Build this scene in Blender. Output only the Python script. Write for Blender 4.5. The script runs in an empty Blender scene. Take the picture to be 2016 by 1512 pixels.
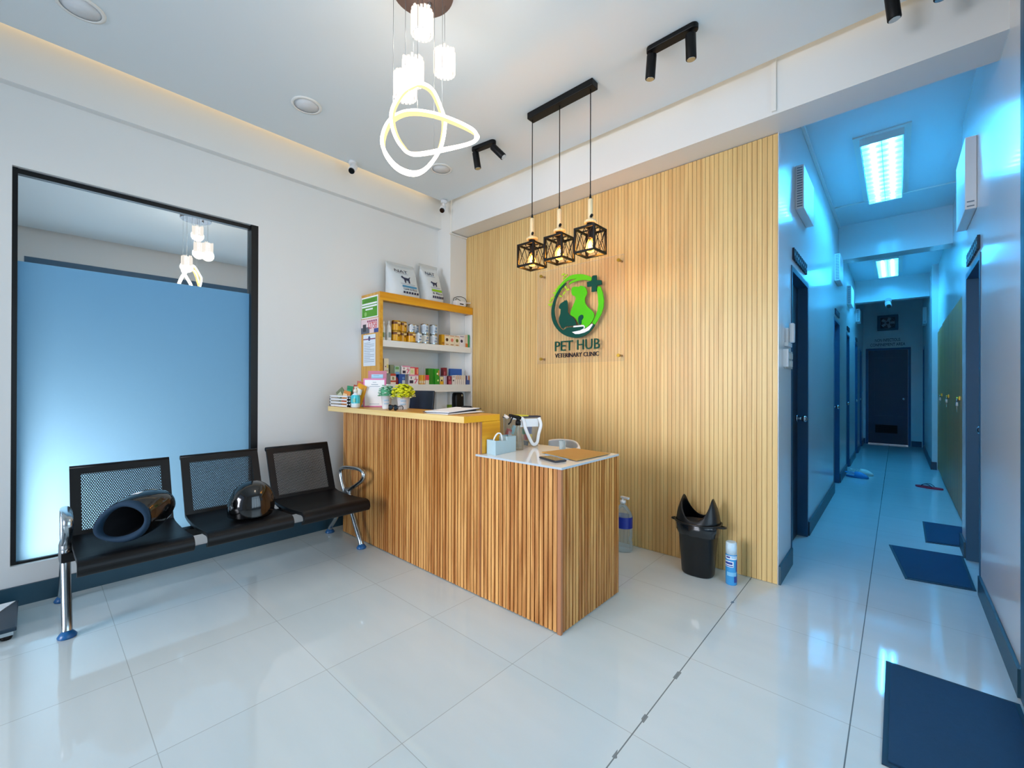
import bpy, bmesh, math, random
from mathutils import Vector, Matrix
random.seed(7)
SC = bpy.context.scene
COL = SC.collection
PI = math.pi

# ---------------------------------------------------------------- materials
def C(h, a=1.0):
    h = h.lstrip('#')
    o = []
    for i in (0, 2, 4):
        c = int(h[i:i+2], 16) / 255
        o.append(c/12.92 if c <= .04045 else ((c+.055)/1.055)**2.4)
    return (*o, a)

class NT:
    def __init__(s, m):
        s.t = m.node_tree; s.n = s.t.nodes; s.l = s.t.links
    def new(s, typ, **kw):
        n = s.n.new(typ)
        for k, v in kw.items(): setattr(n, k, v)
        return n
    def link(s, a, b): s.l.new(a, b)
    def math(s, op, a, b=None, c=None):
        n = s.n.new('ShaderNodeMath'); n.operation = op
        for i, x in enumerate((a, b, c)):
            if x is None: continue
            if isinstance(x, (int, float)): n.inputs[i].default_value = x
            else: s.l.new(x, n.inputs[i])
        return n.outputs[0]
    def mix(s, f, a, b):
        n = s.n.new('ShaderNodeMix'); n.data_type = 'RGBA'
        for sock, x in ((n.inputs[0], f), (n.inputs[6], a), (n.inputs[7], b)):
            if isinstance(x, (int, float, tuple)): sock.default_value = x
            else: s.l.new(x, sock)
        return n.outputs[2]

def base(name):
    m = bpy.data.materials.new(name); m.use_nodes = True
    t = NT(m)
    return m, t, m.node_tree.nodes['Principled BSDF']

def mat(name, hx, rough=.5, metal=0, var=.06, scale=14, coat=0, spec=.5, bump=0, emit=0, emithx=None):
    """Principled material with a soft procedural tone variation."""
    m, t, b = base(name)
    tc = t.new('ShaderNodeTexCoord'); nz = t.new('ShaderNodeTexNoise')
    nz.inputs['Scale'].default_value = scale; nz.inputs['Detail'].default_value = 3
    t.link(tc.outputs['Object'], nz.inputs['Vector'])
    c = C(hx)
    lo = tuple(x*(1-var) for x in c[:3]) + (1,); hi = tuple(min(1, x*(1+var)) for x in c[:3]) + (1,)
    t.link(t.mix(nz.outputs['Fac'], lo, hi), b.inputs['Base Color'])
    b.inputs['Roughness'].default_value = rough; b.inputs['Metallic'].default_value = metal
    b.inputs['Coat Weight'].default_value = coat; b.inputs['Coat Roughness'].default_value = .08
    b.inputs['Specular IOR Level'].default_value = spec
    if bump:
        bp = t.new('ShaderNodeBump'); bp.inputs['Strength'].default_value = bump; bp.inputs['Distance'].default_value = .002
        n2 = t.new('ShaderNodeTexNoise'); n2.inputs['Scale'].default_value = scale*12
        t.link(tc.outputs['Object'], n2.inputs['Vector'])
        t.link(n2.outputs['Fac'], bp.inputs['Height']); t.link(bp.outputs[0], b.inputs['Normal'])
    if emit:
        b.inputs['Emission Color'].default_value = C(emithx or hx); b.inputs['Emission Strength'].default_value = emit
    return m

def wood(name, c1, c2, axis='z', scale=1.0, pitch=0, rough=.42, vary=.35, coat=.1):
    """Streaky wood, grain along an axis; with a pitch each slat gets its own tone."""
    m, t, b = base(name)
    tc = t.new('ShaderNodeTexCoord'); mp = t.new('ShaderNodeMapping')
    s = {'x': (1.2, 34, 34), 'y': (34, 1.2, 34), 'z': (34, 34, 1.2)}[axis]
    mp.inputs['Scale'].default_value = tuple(k*scale for k in s)
    t.link(tc.outputs['Object'], mp.inputs['Vector'])
    nz = t.new('ShaderNodeTexNoise'); nz.inputs['Scale'].default_value = 1; nz.inputs['Detail'].default_value = 5
    nz.inputs['Distortion'].default_value = .6
    t.link(mp.outputs[0], nz.inputs['Vector'])
    f = nz.outputs['Fac']
    rp = t.new('ShaderNodeValToRGB')
    rp.color_ramp.elements[0].position = .36; rp.color_ramp.elements[0].color = C(c1)
    rp.color_ramp.elements[1].position = .66; rp.color_ramp.elements[1].color = C(c2)
    if pitch:
        sp = t.new('ShaderNodeSeparateXYZ'); t.link(tc.outputs['Object'], sp.inputs[0])
        k = t.math('FLOOR', t.math('DIVIDE', t.math('ADD', sp.outputs[0], sp.outputs[1]), pitch))
        wn = t.new('ShaderNodeTexWhiteNoise', noise_dimensions='1D'); t.link(k, wn.inputs['W'])
        f = t.math('ADD', f, t.math('MULTIPLY', t.math('SUBTRACT', wn.outputs['Value'], .5), vary))
    t.link(f, rp.inputs[0]); t.link(rp.outputs[0], b.inputs['Base Color'])
    b.inputs['Roughness'].default_value = rough; b.inputs['Coat Weight'].default_value = coat
    b.inputs['Coat Roughness'].default_value = .2
    return m

def emis(name, hx, strength):
    m = bpy.data.materials.new(name); m.use_nodes = True; t = NT(m); t.n.clear()
    e = t.new('ShaderNodeEmission'); e.inputs[0].default_value = C(hx); e.inputs[1].default_value = strength
    o = t.new('ShaderNodeOutputMaterial'); t.link(e.outputs[0], o.inputs[0]); return m

def clear(name, hx='#ffffff', amount=.85, rough=.03, tint_rough=False):
    """Thin clear plastic or glass: mostly see-through with a fresnel sheen."""
    m = bpy.data.materials.new(name); m.use_nodes = True; t = NT(m); t.n.clear()
    tr = t.new('ShaderNodeBsdfTransparent'); tr.inputs[0].default_value = C(hx)
    pb = t.new('ShaderNodeBsdfPrincipled'); pb.inputs['Base Color'].default_value = C(hx)
    pb.inputs['Roughness'].default_value = rough
    lw = t.new('ShaderNodeLayerWeight'); lw.inputs[0].default_value = .25
    f = t.math('ADD', t.math('MULTIPLY', lw.outputs['Fresnel'], .6), 1-amount)
    mx = t.new('ShaderNodeMixShader'); t.link(f, mx.inputs[0]); t.link(tr.outputs[0], mx.inputs[1]); t.link(pb.outputs[0], mx.inputs[2])
    o = t.new('ShaderNodeOutputMaterial'); t.link(mx.outputs[0], o.inputs[0]); return m

def floor_mat():
    m, t, b = base('polished_tile')
    tc = t.new('ShaderNodeTexCoord'); sp = t.new('ShaderNodeSeparateXYZ'); t.link(tc.outputs['Object'], sp.inputs[0])
    def line(sock, off, w):
        fr = t.math('FRACT', t.math('DIVIDE', t.math('ADD', sock, off), .6))
        d = t.math('MULTIPLY', t.math('MINIMUM', fr, t.math('SUBTRACT', 1.0, fr)), .6)
        return t.math('LESS_THAN', d, w)
    gx = line(sp.outputs[0], .735+6, .0016); gy = line(sp.outputs[1], -.295+6, .0014)
    g = t.math('MAXIMUM', gx, gy)
    # a wider, dirtier joint runs along two of the tile rows
    cn = t.new('ShaderNodeTexNoise'); cn.inputs['Scale'].default_value = 9
    t.link(tc.outputs['Object'], cn.inputs['Vector'])
    chip = t.math('MULTIPLY', t.math('GREATER_THAN', cn.outputs['Fac'], .66), .006)      # chipped tile edges
    d1 = t.math('LESS_THAN', t.math('ABSOLUTE', t.math('ADD', sp.outputs[0], .735)), t.math('ADD', chip, .0024))
    d2 = t.math('LESS_THAN', t.math('ABSOLUTE', t.math('ADD', sp.outputs[0], .135)), .0022)
    dd = t.math('MAXIMUM', d1, d2)
    nz = t.new('ShaderNodeTexNoise'); nz.inputs['Scale'].default_value = 2.2; nz.inputs['Detail'].default_value = 4
    mp = t.new('ShaderNodeMapping'); mp.inputs['Scale'].default_value = (1, 4, 1)
    t.link(tc.outputs['Object'], mp.inputs[0]); t.link(mp.outputs[0], nz.inputs['Vector'])
    kx = t.math('FLOOR', t.math('DIVIDE', t.math('ADD', sp.outputs[0], .735+6), .6)); ky = t.math('FLOOR', t.math('DIVIDE', t.math('ADD', sp.outputs[1], -.295+6), .6))
    wn = t.new('ShaderNodeTexWhiteNoise', noise_dimensions='2D'); cb = t.new('ShaderNodeCombineXYZ')
    t.link(kx, cb.inputs[0]); t.link(ky, cb.inputs[1]); t.link(cb.outputs[0], wn.inputs['Vector'])
    f = t.math('ADD', t.math('MULTIPLY', nz.outputs['Fac'], .7), t.math('MULTIPLY', wn.outputs['Value'], .3))
    c = t.mix(f, C('#c4d2d4'), C('#d4dedf'))
    c = t.mix(t.math('MULTIPLY', g, .6), c, C('#8f9694'))
    c = t.mix(t.math('MULTIPLY', dd, .85), c, C('#5d6a70'))
    t.link(c, b.inputs['Base Color'])
    b.inputs['Roughness'].default_value = .09
    t.link(t.math('ADD', t.math('MULTIPLY', nz.outputs['Fac'], .04), .03), b.inputs['Roughness'])
    b.inputs['Specular IOR Level'].default_value = .62
    return m

def perf_mat():
    """Black sheet metal with a hexagonal pattern of punched round holes (local y and z)."""
    m, t, b = base('perforated_black_steel')
    out = [n for n in t.n if n.type == 'OUTPUT_MATERIAL'][0]
    b.inputs['Base Color'].default_value = C('#07090c'); b.inputs['Roughness'].default_value = .42; b.inputs['Specular IOR Level'].default_value = .3
    tc = t.new('ShaderNodeTexCoord'); sp = t.new('ShaderNodeSeparateXYZ'); t.link(tc.outputs['Object'], sp.inputs[0])
    p = .0106
    def dist(oy, oz):
        a = t.math('FRACT', t.math('ADD', t.math('DIVIDE', sp.outputs[1], p), 50+oy)); a = t.math('MULTIPLY', t.math('SUBTRACT', a, .5), p)
        c = t.math('FRACT', t.math('ADD', t.math('DIVIDE', sp.outputs[2], p*1.732), 50+oz)); c = t.math('MULTIPLY', t.math('SUBTRACT', c, .5), p*1.732)
        return t.math('SQRT', t.math('ADD', t.math('MULTIPLY', a, a), t.math('MULTIPLY', c, c)))
    hole = t.math('LESS_THAN', t.math('MINIMUM', dist(0, 0), dist(.5, .5)), .0031)
    tr = t.new('ShaderNodeBsdfTransparent'); mx = t.new('ShaderNodeMixShader')
    t.link(hole, mx.inputs[0]); t.link(b.outputs[0], mx.inputs[1]); t.link(tr.outputs[0], mx.inputs[2]); t.link(mx.outputs[0], out.inputs[0])
    return m

def frosted_mat():
    m = bpy.data.materials.new('frosted_film_glass'); m.use_nodes = True; t = NT(m); t.n.clear()
    pb = t.new('ShaderNodeBsdfPrincipled'); pb.inputs['Base Color'].default_value = C('#2f86b6'); pb.inputs['Roughness'].default_value = .42
    pb.inputs['Specular IOR Level'].default_value = .6
    tl = t.new('ShaderNodeBsdfTranslucent'); tl.inputs[0].default_value = C('#b4def2')
    nz = t.new('ShaderNodeTexNoise'); nz.inputs['Scale'].default_value = 3
    mx = t.new('ShaderNodeMixShader'); t.link(t.math('ADD', t.math('MULTIPLY', nz.outputs['Fac'], .02), .62), mx.inputs[0])
    t.link(pb.outputs[0], mx.inputs[1]); t.link(tl.outputs[0], mx.inputs[2])
    o = t.new('ShaderNodeOutputMaterial'); t.link(mx.outputs[0], o.inputs[0]); return m

def mirror_mat():
    m = bpy.data.materials.new('reflective_tinted_glass'); m.use_nodes = True; t = NT(m); t.n.clear()
    gl = t.new('ShaderNodeBsdfGlossy'); gl.inputs['Roughness'].default_value = .015; gl.inputs[0].default_value = C('#e2eaee')
    df = t.new('ShaderNodeBsdfDiffuse'); df.inputs[0].default_value = C('#7f8f98')
    nz = t.new('ShaderNodeTexNoise'); nz.inputs['Scale'].default_value = 2
    mx = t.new('ShaderNodeMixShader'); t.link(t.math('ADD', t.math('MULTIPLY', nz.outputs['Fac'], .02), .86), mx.inputs[0])
    t.link(df.outputs[0], mx.inputs[1]); t.link(gl.outputs[0], mx.inputs[2])
    o = t.new('ShaderNodeOutputMaterial'); t.link(mx.outputs[0], o.inputs[0]); return m

M = {}
def defmats():
    M['wall'] = mat('white_wall_paint', '#e3e5e4', .42, var=.012, scale=3)
    M['wallg'] = mat('glossy_white_wall_paint', '#dfe2e3', .22, var=.012, scale=3, coat=.3)
    M['ceil'] = mat('white_ceiling_paint', '#dde6ea', .6, var=.01, scale=2)
    M['floor'] = floor_mat()
    M['baseb'] = mat('dark_teal_baseboard', '#1f4658', .4)
    M['navy'] = mat('navy_door_paint', '#0c2438', .4, var=.08)
    M['navyf'] = mat('blue_door_frame_paint', '#1b5072', .42, var=.05)
    M['oak'] = wood('light_oak_slats', '#d0aa6c', '#e0c080', 'z', .8, .0305, .5, .25)
    M['oakback'] = mat('dark_oak_backing', '#6b4a26', .7)
    M['walnut'] = wood('walnut_slats', '#a46428', '#e0a660', 'z', 1.5, .0302, .42, .3)
    M['walnutback'] = mat('dark_groove', '#24130a', .8)
    M['trimw'] = mat('pinkish_wood_trim', '#a8704a', .45)
    M['ywood'] = wood('golden_wood', '#d08f1c', '#e6b03c', 'x', .55, 0, .4)
    M['ywoody'] = wood('golden_wood_fascia', '#d48d10', '#eaa81c', 'y', .5, 0, .4)
    M['ywoodz'] = wood('golden_wood_panel', '#c78f38', '#dcae5a', 'z', .7, 0, .45)
    M['pine'] = wood('pale_pine_edge', '#dcb96e', '#ecd294', 'x', .5, 0, .4)
    M['lock'] = wood('locker_wood', '#9a541c', '#bc7430', 'z', .6, 0, .4)
    M['white'] = mat('white_laminate', '#e8e8e4', .35, var=.02)
    M['wplast'] = mat('white_plastic', '#e6e8ea', .35, var=.02)
    M['black'] = mat('black_metal', '#060709', .45, var=.1, spec=.25)
    M['blackg'] = mat('black_gloss', '#08090b', .12, coat=.6)
    M['blackp'] = mat('black_plastic', '#07090c', .32, var=.1, spec=.3)
    M['seat'] = mat('black_seat_vinyl', '#050609', .4, var=.1, bump=.1, spec=.28)
    M['perf'] = perf_mat()
    M['chrome'] = mat('brushed_chrome', '#b9c2c8', .24, 1, var=.04)
    M['steel'] = mat('dull_steel', '#9aa0a4', .35, .9)
    M['brass'] = mat('brass', '#c09a3a', .3, .9)
    M['bluefoot'] = mat('blue_foot_plastic', '#1d5f98', .3)
    M['mirror'] = mirror_mat(); M['frost'] = frosted_mat()
    M['clear'] = clear('clear_acrylic', '#f6f9fa', .93)
    M['glass'] = clear('clear_glass', '#eaf2f4', .85)
    M['smoke'] = clear('smoky_plastic', '#dcd6c8', .82)
    M['pinkac'] = clear('pink_acrylic', '#f2b8cc', .55)
    M['crystal'] = emis('lit_crystal', '#ffeede', 1.05)
    M['shadelit'] = emis('lamp_diffuser', '#fff6ee', 6)
    M['ring'] = emis('led_ring_light', '#fff0dc', 7)
    M['ringside'] = emis('led_ring_side', '#ffd88a', 1.5)
    M['bulb'] = emis('warm_filament_bulb', '#ffc46a', 45)
    M['bulbglass'] = clear('amber_bulb_glass', '#ffdfa8', .85)
    M['tube'] = emis('fluorescent_tube', '#3cb6ff', 130)
    M['louver'] = mat('louver_aluminium', '#dfe8ee', .2, .7)
    M['reflector'] = mat('troffer_reflector', '#e8f0f4', .25, .3)
    M['capw'] = wood('turned_wood', '#d8bd8c', '#ecd8b0', 'z', 1.5)
    M['dkgreen'] = mat('dark_green_acrylic', '#03493c', .45, spec=.2)
    M['ltgreen'] = mat('lime_green_acrylic', '#4fc404', .45, spec=.25)
    M['ltgreen2'] = mat('bright_green_acrylic', '#62cc10', .45, spec=.25)
    M['leafy'] = mat('yellow_green_acrylic', '#a6d024', .3)
    M['lettblack'] = mat('dark_navy_letters', '#10142a', .5, spec=.2)
    M['mat'] = mat('navy_mat_pile', '#073a5a', .9, var=.12, scale=60, bump=.6)
    M['matedge'] = mat('rubber_mat_edge', '#0b2c42', .6)
    M['bin'] = mat('black_bin_plastic', '#070c11', .32)
    M['liner'] = mat('bin_liner_film', '#10161c', .15, coat=.5)
    M['paper'] = mat('white_paper', '#eef1f3', .6, var=.01)
    M['kraft'] = mat('brown_board', '#b78b45', .6, var=.04)
    M['greyblue'] = mat('grey_blue_plastic', '#a8c3cc', .4, var=.02)
    M['desk'] = mat('white_glass_desk', '#e9ecea', .1, coat=.4, var=.01)
    M['edge'] = mat('blue_glass_edge', '#b4c0c8', .2)
def K(hx, rough=.4, **kw):
    k = 'paint_' + hx.strip('#') + '_%d' % int(rough*100)
    if k not in M: M[k] = mat(k, hx, rough, **kw)
    return M[k]
defmats()

# ---------------------------------------------------------------- mesh building
class MB:
    def __init__(s): s.v = []; s.f = []; s.mi = []; s.sm = []
    def add(s, vs, fs, mi=0, smooth=False):
        o = len(s.v); s.v += [tuple(v) for v in vs]
        for f in fs: s.f.append(tuple(i+o for i in f)); s.mi.append(mi); s.sm.append(smooth)
        return s
    def box(s, x0, x1, y0, y1, z0, z1, mi=0):
        v = [(x0,y0,z0),(x1,y0,z0),(x1,y1,z0),(x0,y1,z0),(x0,y0,z1),(x1,y0,z1),(x1,y1,z1),(x0,y1,z1)]
        return s.add(v, [(0,3,2,1),(4,5,6,7),(0,1,5,4),(1,2,6,5),(2,3,7,6),(3,0,4,7)], mi)
    def obox(s, c, dims, rot=(0,0,0), mi=0):
        from mathutils import Euler
        R = Euler(rot).to_matrix(); c = Vector(c); a, b, d = (k/2 for k in dims)
        v = [c + R @ Vector(p) for p in ((-a,-b,-d),(a,-b,-d),(a,b,-d),(-a,b,-d),(-a,-b,d),(a,-b,d),(a,b,d),(-a,b,d))]
        return s.add(v, [(0,3,2,1),(4,5,6,7),(0,1,5,4),(1,2,6,5),(2,3,7,6),(3,0,4,7)], mi)
    def cyl(s, p0, p1, r0, r1=None, n=16, mi=0, cap=True, smooth=True):
        r1 = r0 if r1 is None else r1
        p0, p1 = Vector(p0), Vector(p1); d = (p1-p0).normalized()
        a = d.orthogonal().normalized(); b = d.cross(a)
        v = []
        for p, r in ((p0, r0), (p1, r1)):
            for i in range(n):
                t = 2*PI*i/n; v.append(p + a*math.cos(t)*r + b*math.sin(t)*r)
        s.add(v, [(i, (i+1) % n, n+(i+1) % n, n+i) for i in range(n)], mi, smooth)
        if cap:
            s.add(v[:n], [tuple(range(n-1, -1, -1))], mi); s.add(v[n:], [tuple(range(n))], mi)
        return s
    def lathe(s, prof, c=(0,0,0), n=24, mi=0, sx=1, sy=1, axis='z', capb=True, capt=True):
        c = Vector(c); v = []
        def P(r, z, t):
            x, y = r*math.cos(t)*sx, r*math.sin(t)*sy
            return c + Vector((x, y, z) if axis == 'z' else ((z, x, y) if axis == 'x' else (x, z, y)))
        for r, z in prof:
            for i in range(n): v.append(P(r, z, 2*PI*i/n))
        mis = mi if isinstance(mi, (list, tuple)) else [mi]*(len(prof)-1)
        for k in range(len(prof)-1):
            s.add(v[k*n:(k+2)*n], [(i, (i+1) % n, n+(i+1) % n, n+i) for i in range(n)], mis[k], True)
        if capb and prof[0][0] > 1e-6: s.add(v[:n], [tuple(range(n-1, -1, -1))], mis[0])
        if capt and prof[-1][0] > 1e-6: s.add(v[-n:], [tuple(range(n))], mis[-1])
        return s
    def tube(s, pts, r, n=8, closed=False, mi=0, ry=None, up=None):
        """Sweep an ellipse (r along the binormal, ry along the normal) down a polyline."""
        P = [Vector(p) for p in pts]; N = len(P); v = []; ry = ry or r
        rs = r if isinstance(r, (list, tuple)) else [r]*N
        prev = None
        for i, p in enumerate(P):
            if closed: d = (P[(i+1) % N]-P[i-1]).normalized()
            else: d = (P[min(i+1, N-1)]-P[max(i-1, 0)]).normalized()
            if up is not None: a = (Vector(up) - d*d.dot(Vector(up))).normalized()
            elif prev is None: a = d.orthogonal().normalized()
            else: a = (prev - d*d.dot(prev)).normalized()
            prev = a; b = d.cross(a)
            k = ry/r if not isinstance(r, (list, tuple)) else 1
            for j in range(n):
                t = 2*PI*j/n; v.append(p + b*math.cos(t)*rs[i] + a*math.sin(t)*rs[i]*k)
        fs = []
        for i in range(N if closed else N-1):
            i2 = (i+1) % N
            fs += [(i*n+j, i*n+(j+1) % n, i2*n+(j+1) % n, i2*n+j) for j in range(n)]
        s.add(v, fs, mi, True)
        if not closed:
            s.add(v[:n], [tuple(range(n-1, -1, -1))], mi); s.add(v[-n:], [tuple(range(n))], mi)
        return s
    def prism(s, poly, plane, lo, hi, mi=0):
        def P(a, b, h): return {'xz': (a, h, b), 'xy': (a, b, h), 'yz': (h, a, b)}[plane]
        n = len(poly); v = [P(a, b, lo) for a, b in poly] + [P(a, b, hi) for a, b in poly]
        s.add(v, [tuple(range(n-1, -1, -1)), tuple(range(n, 2*n))] + [(i, (i+1) % n, n+(i+1) % n, n+i) for i in range(n)], mi)
        return s
    def ell(s, c, r, nu=16, nv=10, mi=0, z0=-1.0, z1=1.0):
        c = Vector(c); v = []
        a0, a1 = math.asin(z0), math.asin(z1)
        for k in range(nv+1):
            p = a0 + (a1-a0)*k/nv
            for i in range(nu):
                t = 2*PI*i/nu
                v.append(c + Vector((r[0]*math.cos(p)*math.cos(t), r[1]*math.cos(p)*math.sin(t), r[2]*math.sin(p))))
        fs = [(k*nu+i, k*nu+(i+1) % nu, (k+1)*nu+(i+1) % nu, (k+1)*nu+i) for k in range(nv) for i in range(nu)]
        return s.add(v, fs, mi, True)
    def loft(s, rings, mi=0, closed=True, caps=(False, False), smooth=True):
        n = len(rings[0]); v = [p for r in rings for p in r]
        m = n if closed else n-1
        fs = [(k*n+i, k*n+(i+1) % n, (k+1)*n+(i+1) % n, (k+1)*n+i) for k in range(len(rings)-1) for i in range(m)]
        s.add(v, fs, mi, smooth)
        if caps[0]: s.add(rings[0], [tuple(range(n-1, -1, -1))], mi)
        if caps[1]: s.add(rings[-1], [tuple(range(n))], mi)
        return s
    def text(s, string, width, height, frame, depth=.002, mi=0, fit=True):
        """Lettering: frame(u, v, w) gives the world point for a spot u across, v up and w out of the face."""
        cu = bpy.data.curves.new('lettering', 'FONT'); cu.body = string; cu.extrude = .5; cu.resolution_u = 3
        cu.align_x = 'LEFT'
        ob = bpy.data.objects.new('lettering', cu)
        me = bpy.data.meshes.new_from_object(ob)
        vs = [v.co.copy() for v in me.vertices]; fs = [tuple(p.vertices) for p in me.polygons]
        bpy.data.objects.remove(ob); bpy.data.meshes.remove(me); bpy.data.curves.remove(cu)
        if not vs: return s
        x0, x1 = min(v.x for v in vs), max(v.x for v in vs); y0, y1 = min(v.y for v in vs), max(v.y for v in vs)
        kx, ky = width/(x1-x0), height/(y1-y0)
        return s.add([frame((v.x-x0)*kx, (v.y-y0)*ky, (v.z+.5)*depth) for v in vs], fs, mi)
    def move(s, d): s.v = [tuple(Vector(v)+Vector(d)) for v in s.v]; return s
    def rot(s, ang, axis='Z', c=(0,0,0)):
        R = Matrix.Rotation(ang, 3, axis); c = Vector(c); s.v = [tuple(R @ (Vector(v)-c) + c) for v in s.v]; return s
    def xf(s, Mx): s.v = [tuple(Mx @ Vector(v)) for v in s.v]; return s

ORG = {}
def mesh(name, mb, mats, off=(0,0,0), bev=0):
    if not isinstance(mats, (list, tuple)): mats = [mats]
    me = bpy.data.meshes.new(name); off = Vector(off)
    me.from_pydata([tuple(Vector(v)-off) for v in mb.v], [], mb.f)
    for m in mats: me.materials.append(m)
    me.polygons.foreach_set('material_index', mb.mi); me.polygons.foreach_set('use_smooth', mb.sm)
    bm = bmesh.new(); bm.from_mesh(me); bmesh.ops.remove_doubles(bm, verts=bm.verts, dist=1e-6)
    bmesh.ops.recalc_face_normals(bm, faces=bm.faces); bm.to_mesh(me); bm.free()
    me.update()
    o = bpy.data.objects.new(name, me); COL.objects.link(o)
    if bev:
        b = o.modifiers.new('soft_edges', 'BEVEL'); b.width = bev; b.segments = 2; b.limit_method = 'ANGLE'; b.angle_limit = math.radians(40)
    return o
def tags(o, label, cat, group=None, kind=None):
    if label: o['label'] = label
    if cat: o['category'] = cat
    if group: o['group'] = group
    if kind: o['kind'] = kind
    return o
def T(name, label, cat, loc=(0,0,0), group=None):
    """A thing made of parts: an Empty at its base. Parts are given in world space and stored relative to it."""
    o = bpy.data.objects.new(name, None); COL.objects.link(o); o.location = loc; o.empty_display_size = .05
    ORG[o.name] = Vector(loc); return tags(o, label, cat, group)
def P(name, mb, mats, parent, bev=0, label=None):
    o = mesh(name, mb, mats, ORG[parent.name], bev); o.parent = parent; ORG[o.name] = ORG[parent.name]
    if label: o['label'] = label
    return o
def S(name, mb, mats, label, cat, group=None, bev=0, loc=None):
    """A thing that is one mesh, with its origin at the middle of its base."""
    if loc is None:
        xs = [v[0] for v in mb.v]; ys = [v[1] for v in mb.v]
        loc = ((min(xs)+max(xs))/2, (min(ys)+max(ys))/2, min(v[2] for v in mb.v))
    o = mesh(name, mb, mats, loc, bev); o.location = loc; return tags(o, label, cat, group)
def STR(name, mb, mats, label=None, cat=None, bev=0):
    o = mesh(name, mb, mats, (0,0,0), bev); ORG[o.name] = Vector((0,0,0))
    return tags(o, label, cat, None, 'structure')
def STRP(name, label=None, cat=None, loc=(0,0,0)):
    o = bpy.data.objects.new(name, None); COL.objects.link(o); o.location = loc; ORG[o.name] = Vector(loc); return tags(o, label, cat, None, 'structure')
def copy_tree(o, parent=None):
    c = o.copy(); COL.objects.link(c); ORG[c.name] = ORG.get(o.name, Vector((0,0,0)))
    if parent is not None: c.parent = parent
    for ch in list(o.children): copy_tree(ch, c)
    return c
def smooth_closed(pts, k=8):
    out = []; n = len(pts); P_ = [Vector(p) for p in pts]
    for i in range(n):
        p0, p1, p2, p3 = P_[i-1], P_[i], P_[(i+1) % n], P_[(i+2) % n]
        for j in range(k):
            t = j/k
            out.append(.5*((2*p1) + (p2-p0)*t + (2*p0-5*p1+4*p2-p3)*t*t + (3*p1-p0-3*p2+p3)*t**3))
    return out
def smooth_open(pts, k=8):
    P_ = [Vector(p) for p in pts]; out = []; n = len(P_)
    for i in range(n-1):
        p0, p1, p2, p3 = P_[max(i-1, 0)], P_[i], P_[i+1], P_[min(i+2, n-1)]
        for j in range(k):
            t = j/k
            out.append(.5*((2*p1) + (p2-p0)*t + (2*p0-5*p1+4*p2-p3)*t*t + (3*p1-p0-3*p2+p3)*t**3))
    return out + [P_[-1]]
# ================================================================ the room
XL, YS, XR = -3.835, 3.25, .387
HX = -.579           # hallway's wall beside the reception
FRONT = -1.9
# floor
mb = MB().box(-4.3, 1.1, FRONT-.3, 12.9, -.08, 0); STR('floor', mb, M['floor'], 'pale glossy floor of large square tiles', 'floor')
# wall with the tall glass panel
WY0, WY1, WZ0, WZ1 = -.09, 1.205, .232, 2.575
mb = MB()
mb.box(XL-.16, XL, FRONT, WY0, 0, 3.5); mb.box(XL-.16, XL, WY1, 3.4, 0, 3.5)
mb.box(XL-.16, XL, WY0, WY1, 0, WZ0); mb.box(XL-.16, XL, WY0, WY1, WZ1, 3.5)
mb.box(XL, XL+.06, FRONT, 3.02, 3.03, 3.5)          # shallow band along the top
STR('wall_left', mb, M['wall'], 'white wall holding the tall frosted glass panel', 'wall')
mb = MB().box(XL+.001, XL+.016, FRONT, 2.08, 0, .115); STR('baseboard_left', mb, M['baseb'], 'dark teal baseboard under the frosted panel', 'baseboard')
# the column in the corner
mb = MB().box(XL, -3.618, 3.02, 3.4, 0, 3.5); STR('trim_1', mb, M['wall'], 'white square column in the corner beside the slat wall', 'column')
# slat wall
mb = MB().box(-3.618, HX-.004, YS+.012, YS+.09, 0, 2.96, 1)
n = 100; pit = (3.618+HX-.004)/n
for i in range(n):
    x = -3.618 + i*pit
    mb.box(x+.0013, x+pit-.0013, YS, YS+.013, .002, 2.955, 0)
STR('wall_back', mb, [M['oak'], M['oakback']], 'light oak slatted feature wall behind the reception', 'wall')
# beam over the slat wall and the hallway mouth
mb = MB().box(-3.618, XR, 3.02, YS+.03, 2.96, 3.5); STR('trim_2', mb, M['wall'], 'white beam above the slatted wall and hallway mouth', 'beam')
# ceilings
mb = MB().box(-3.62, .32, FRONT, 2.955, 3.26, 3.30)
mb.box(-4.1, .6, FRONT-.2, 3.3, 3.5, 3.58)
STR('ceiling', mb, M['ceil'], 'white dropped ceiling of the reception', 'ceiling')
mb = MB().box(HX-.1, 1.0, YS+.03, 7.2, 3.40, 3.48).box(HX-.1, 1.0, 7.2, 12.8, 3.20, 3.28)
STR('ceiling_hallway', mb, M['ceil'], 'white ceiling of the long hallway', 'ceiling')

# hallway walls with their door openings (y0, y1, top)
LD = [(3.70, 4.49, 2.185), (6.53, 7.23, 2.15), (8.24, 8.80, 2.12), (10.02, 10.66, 2.11), (11.35, 11.95, 2.08)]
mb = MB().box(HX-.0035, HX, YS, 3.36, 0, 3.45); y = 3.355
for a, b, h in LD:
    mb.box(HX-.14, HX, y, a, 0, 3.45); mb.box(HX-.14, HX, a, b, h, 3.45); y = b
mb.box(HX-.14, HX, y, 12.75, 0, 3.45)
STR('wall_hallway_left', mb, M['wallg'], 'white hallway wall with four dark doorways', 'wall')
RD = [(3.945, 4.70, 2.14)]
mb = MB()
mb.box(XR, XR+.13, 2.748, 3.945, 0, 3.5); mb.box(XR, XR+.13, 3.945, 4.70, 2.14, 3.5); mb.box(XR, XR+.13, 4.70, 4.98, 0, 3.5)
mb.box(XR+.13, .95, 4.86, 4.98, 0, 3.5)                      # return behind the doorway
mb.box(.475, .95, 4.98, 9.37, 2.17, 3.5)                       # wall over the lockers
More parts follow.
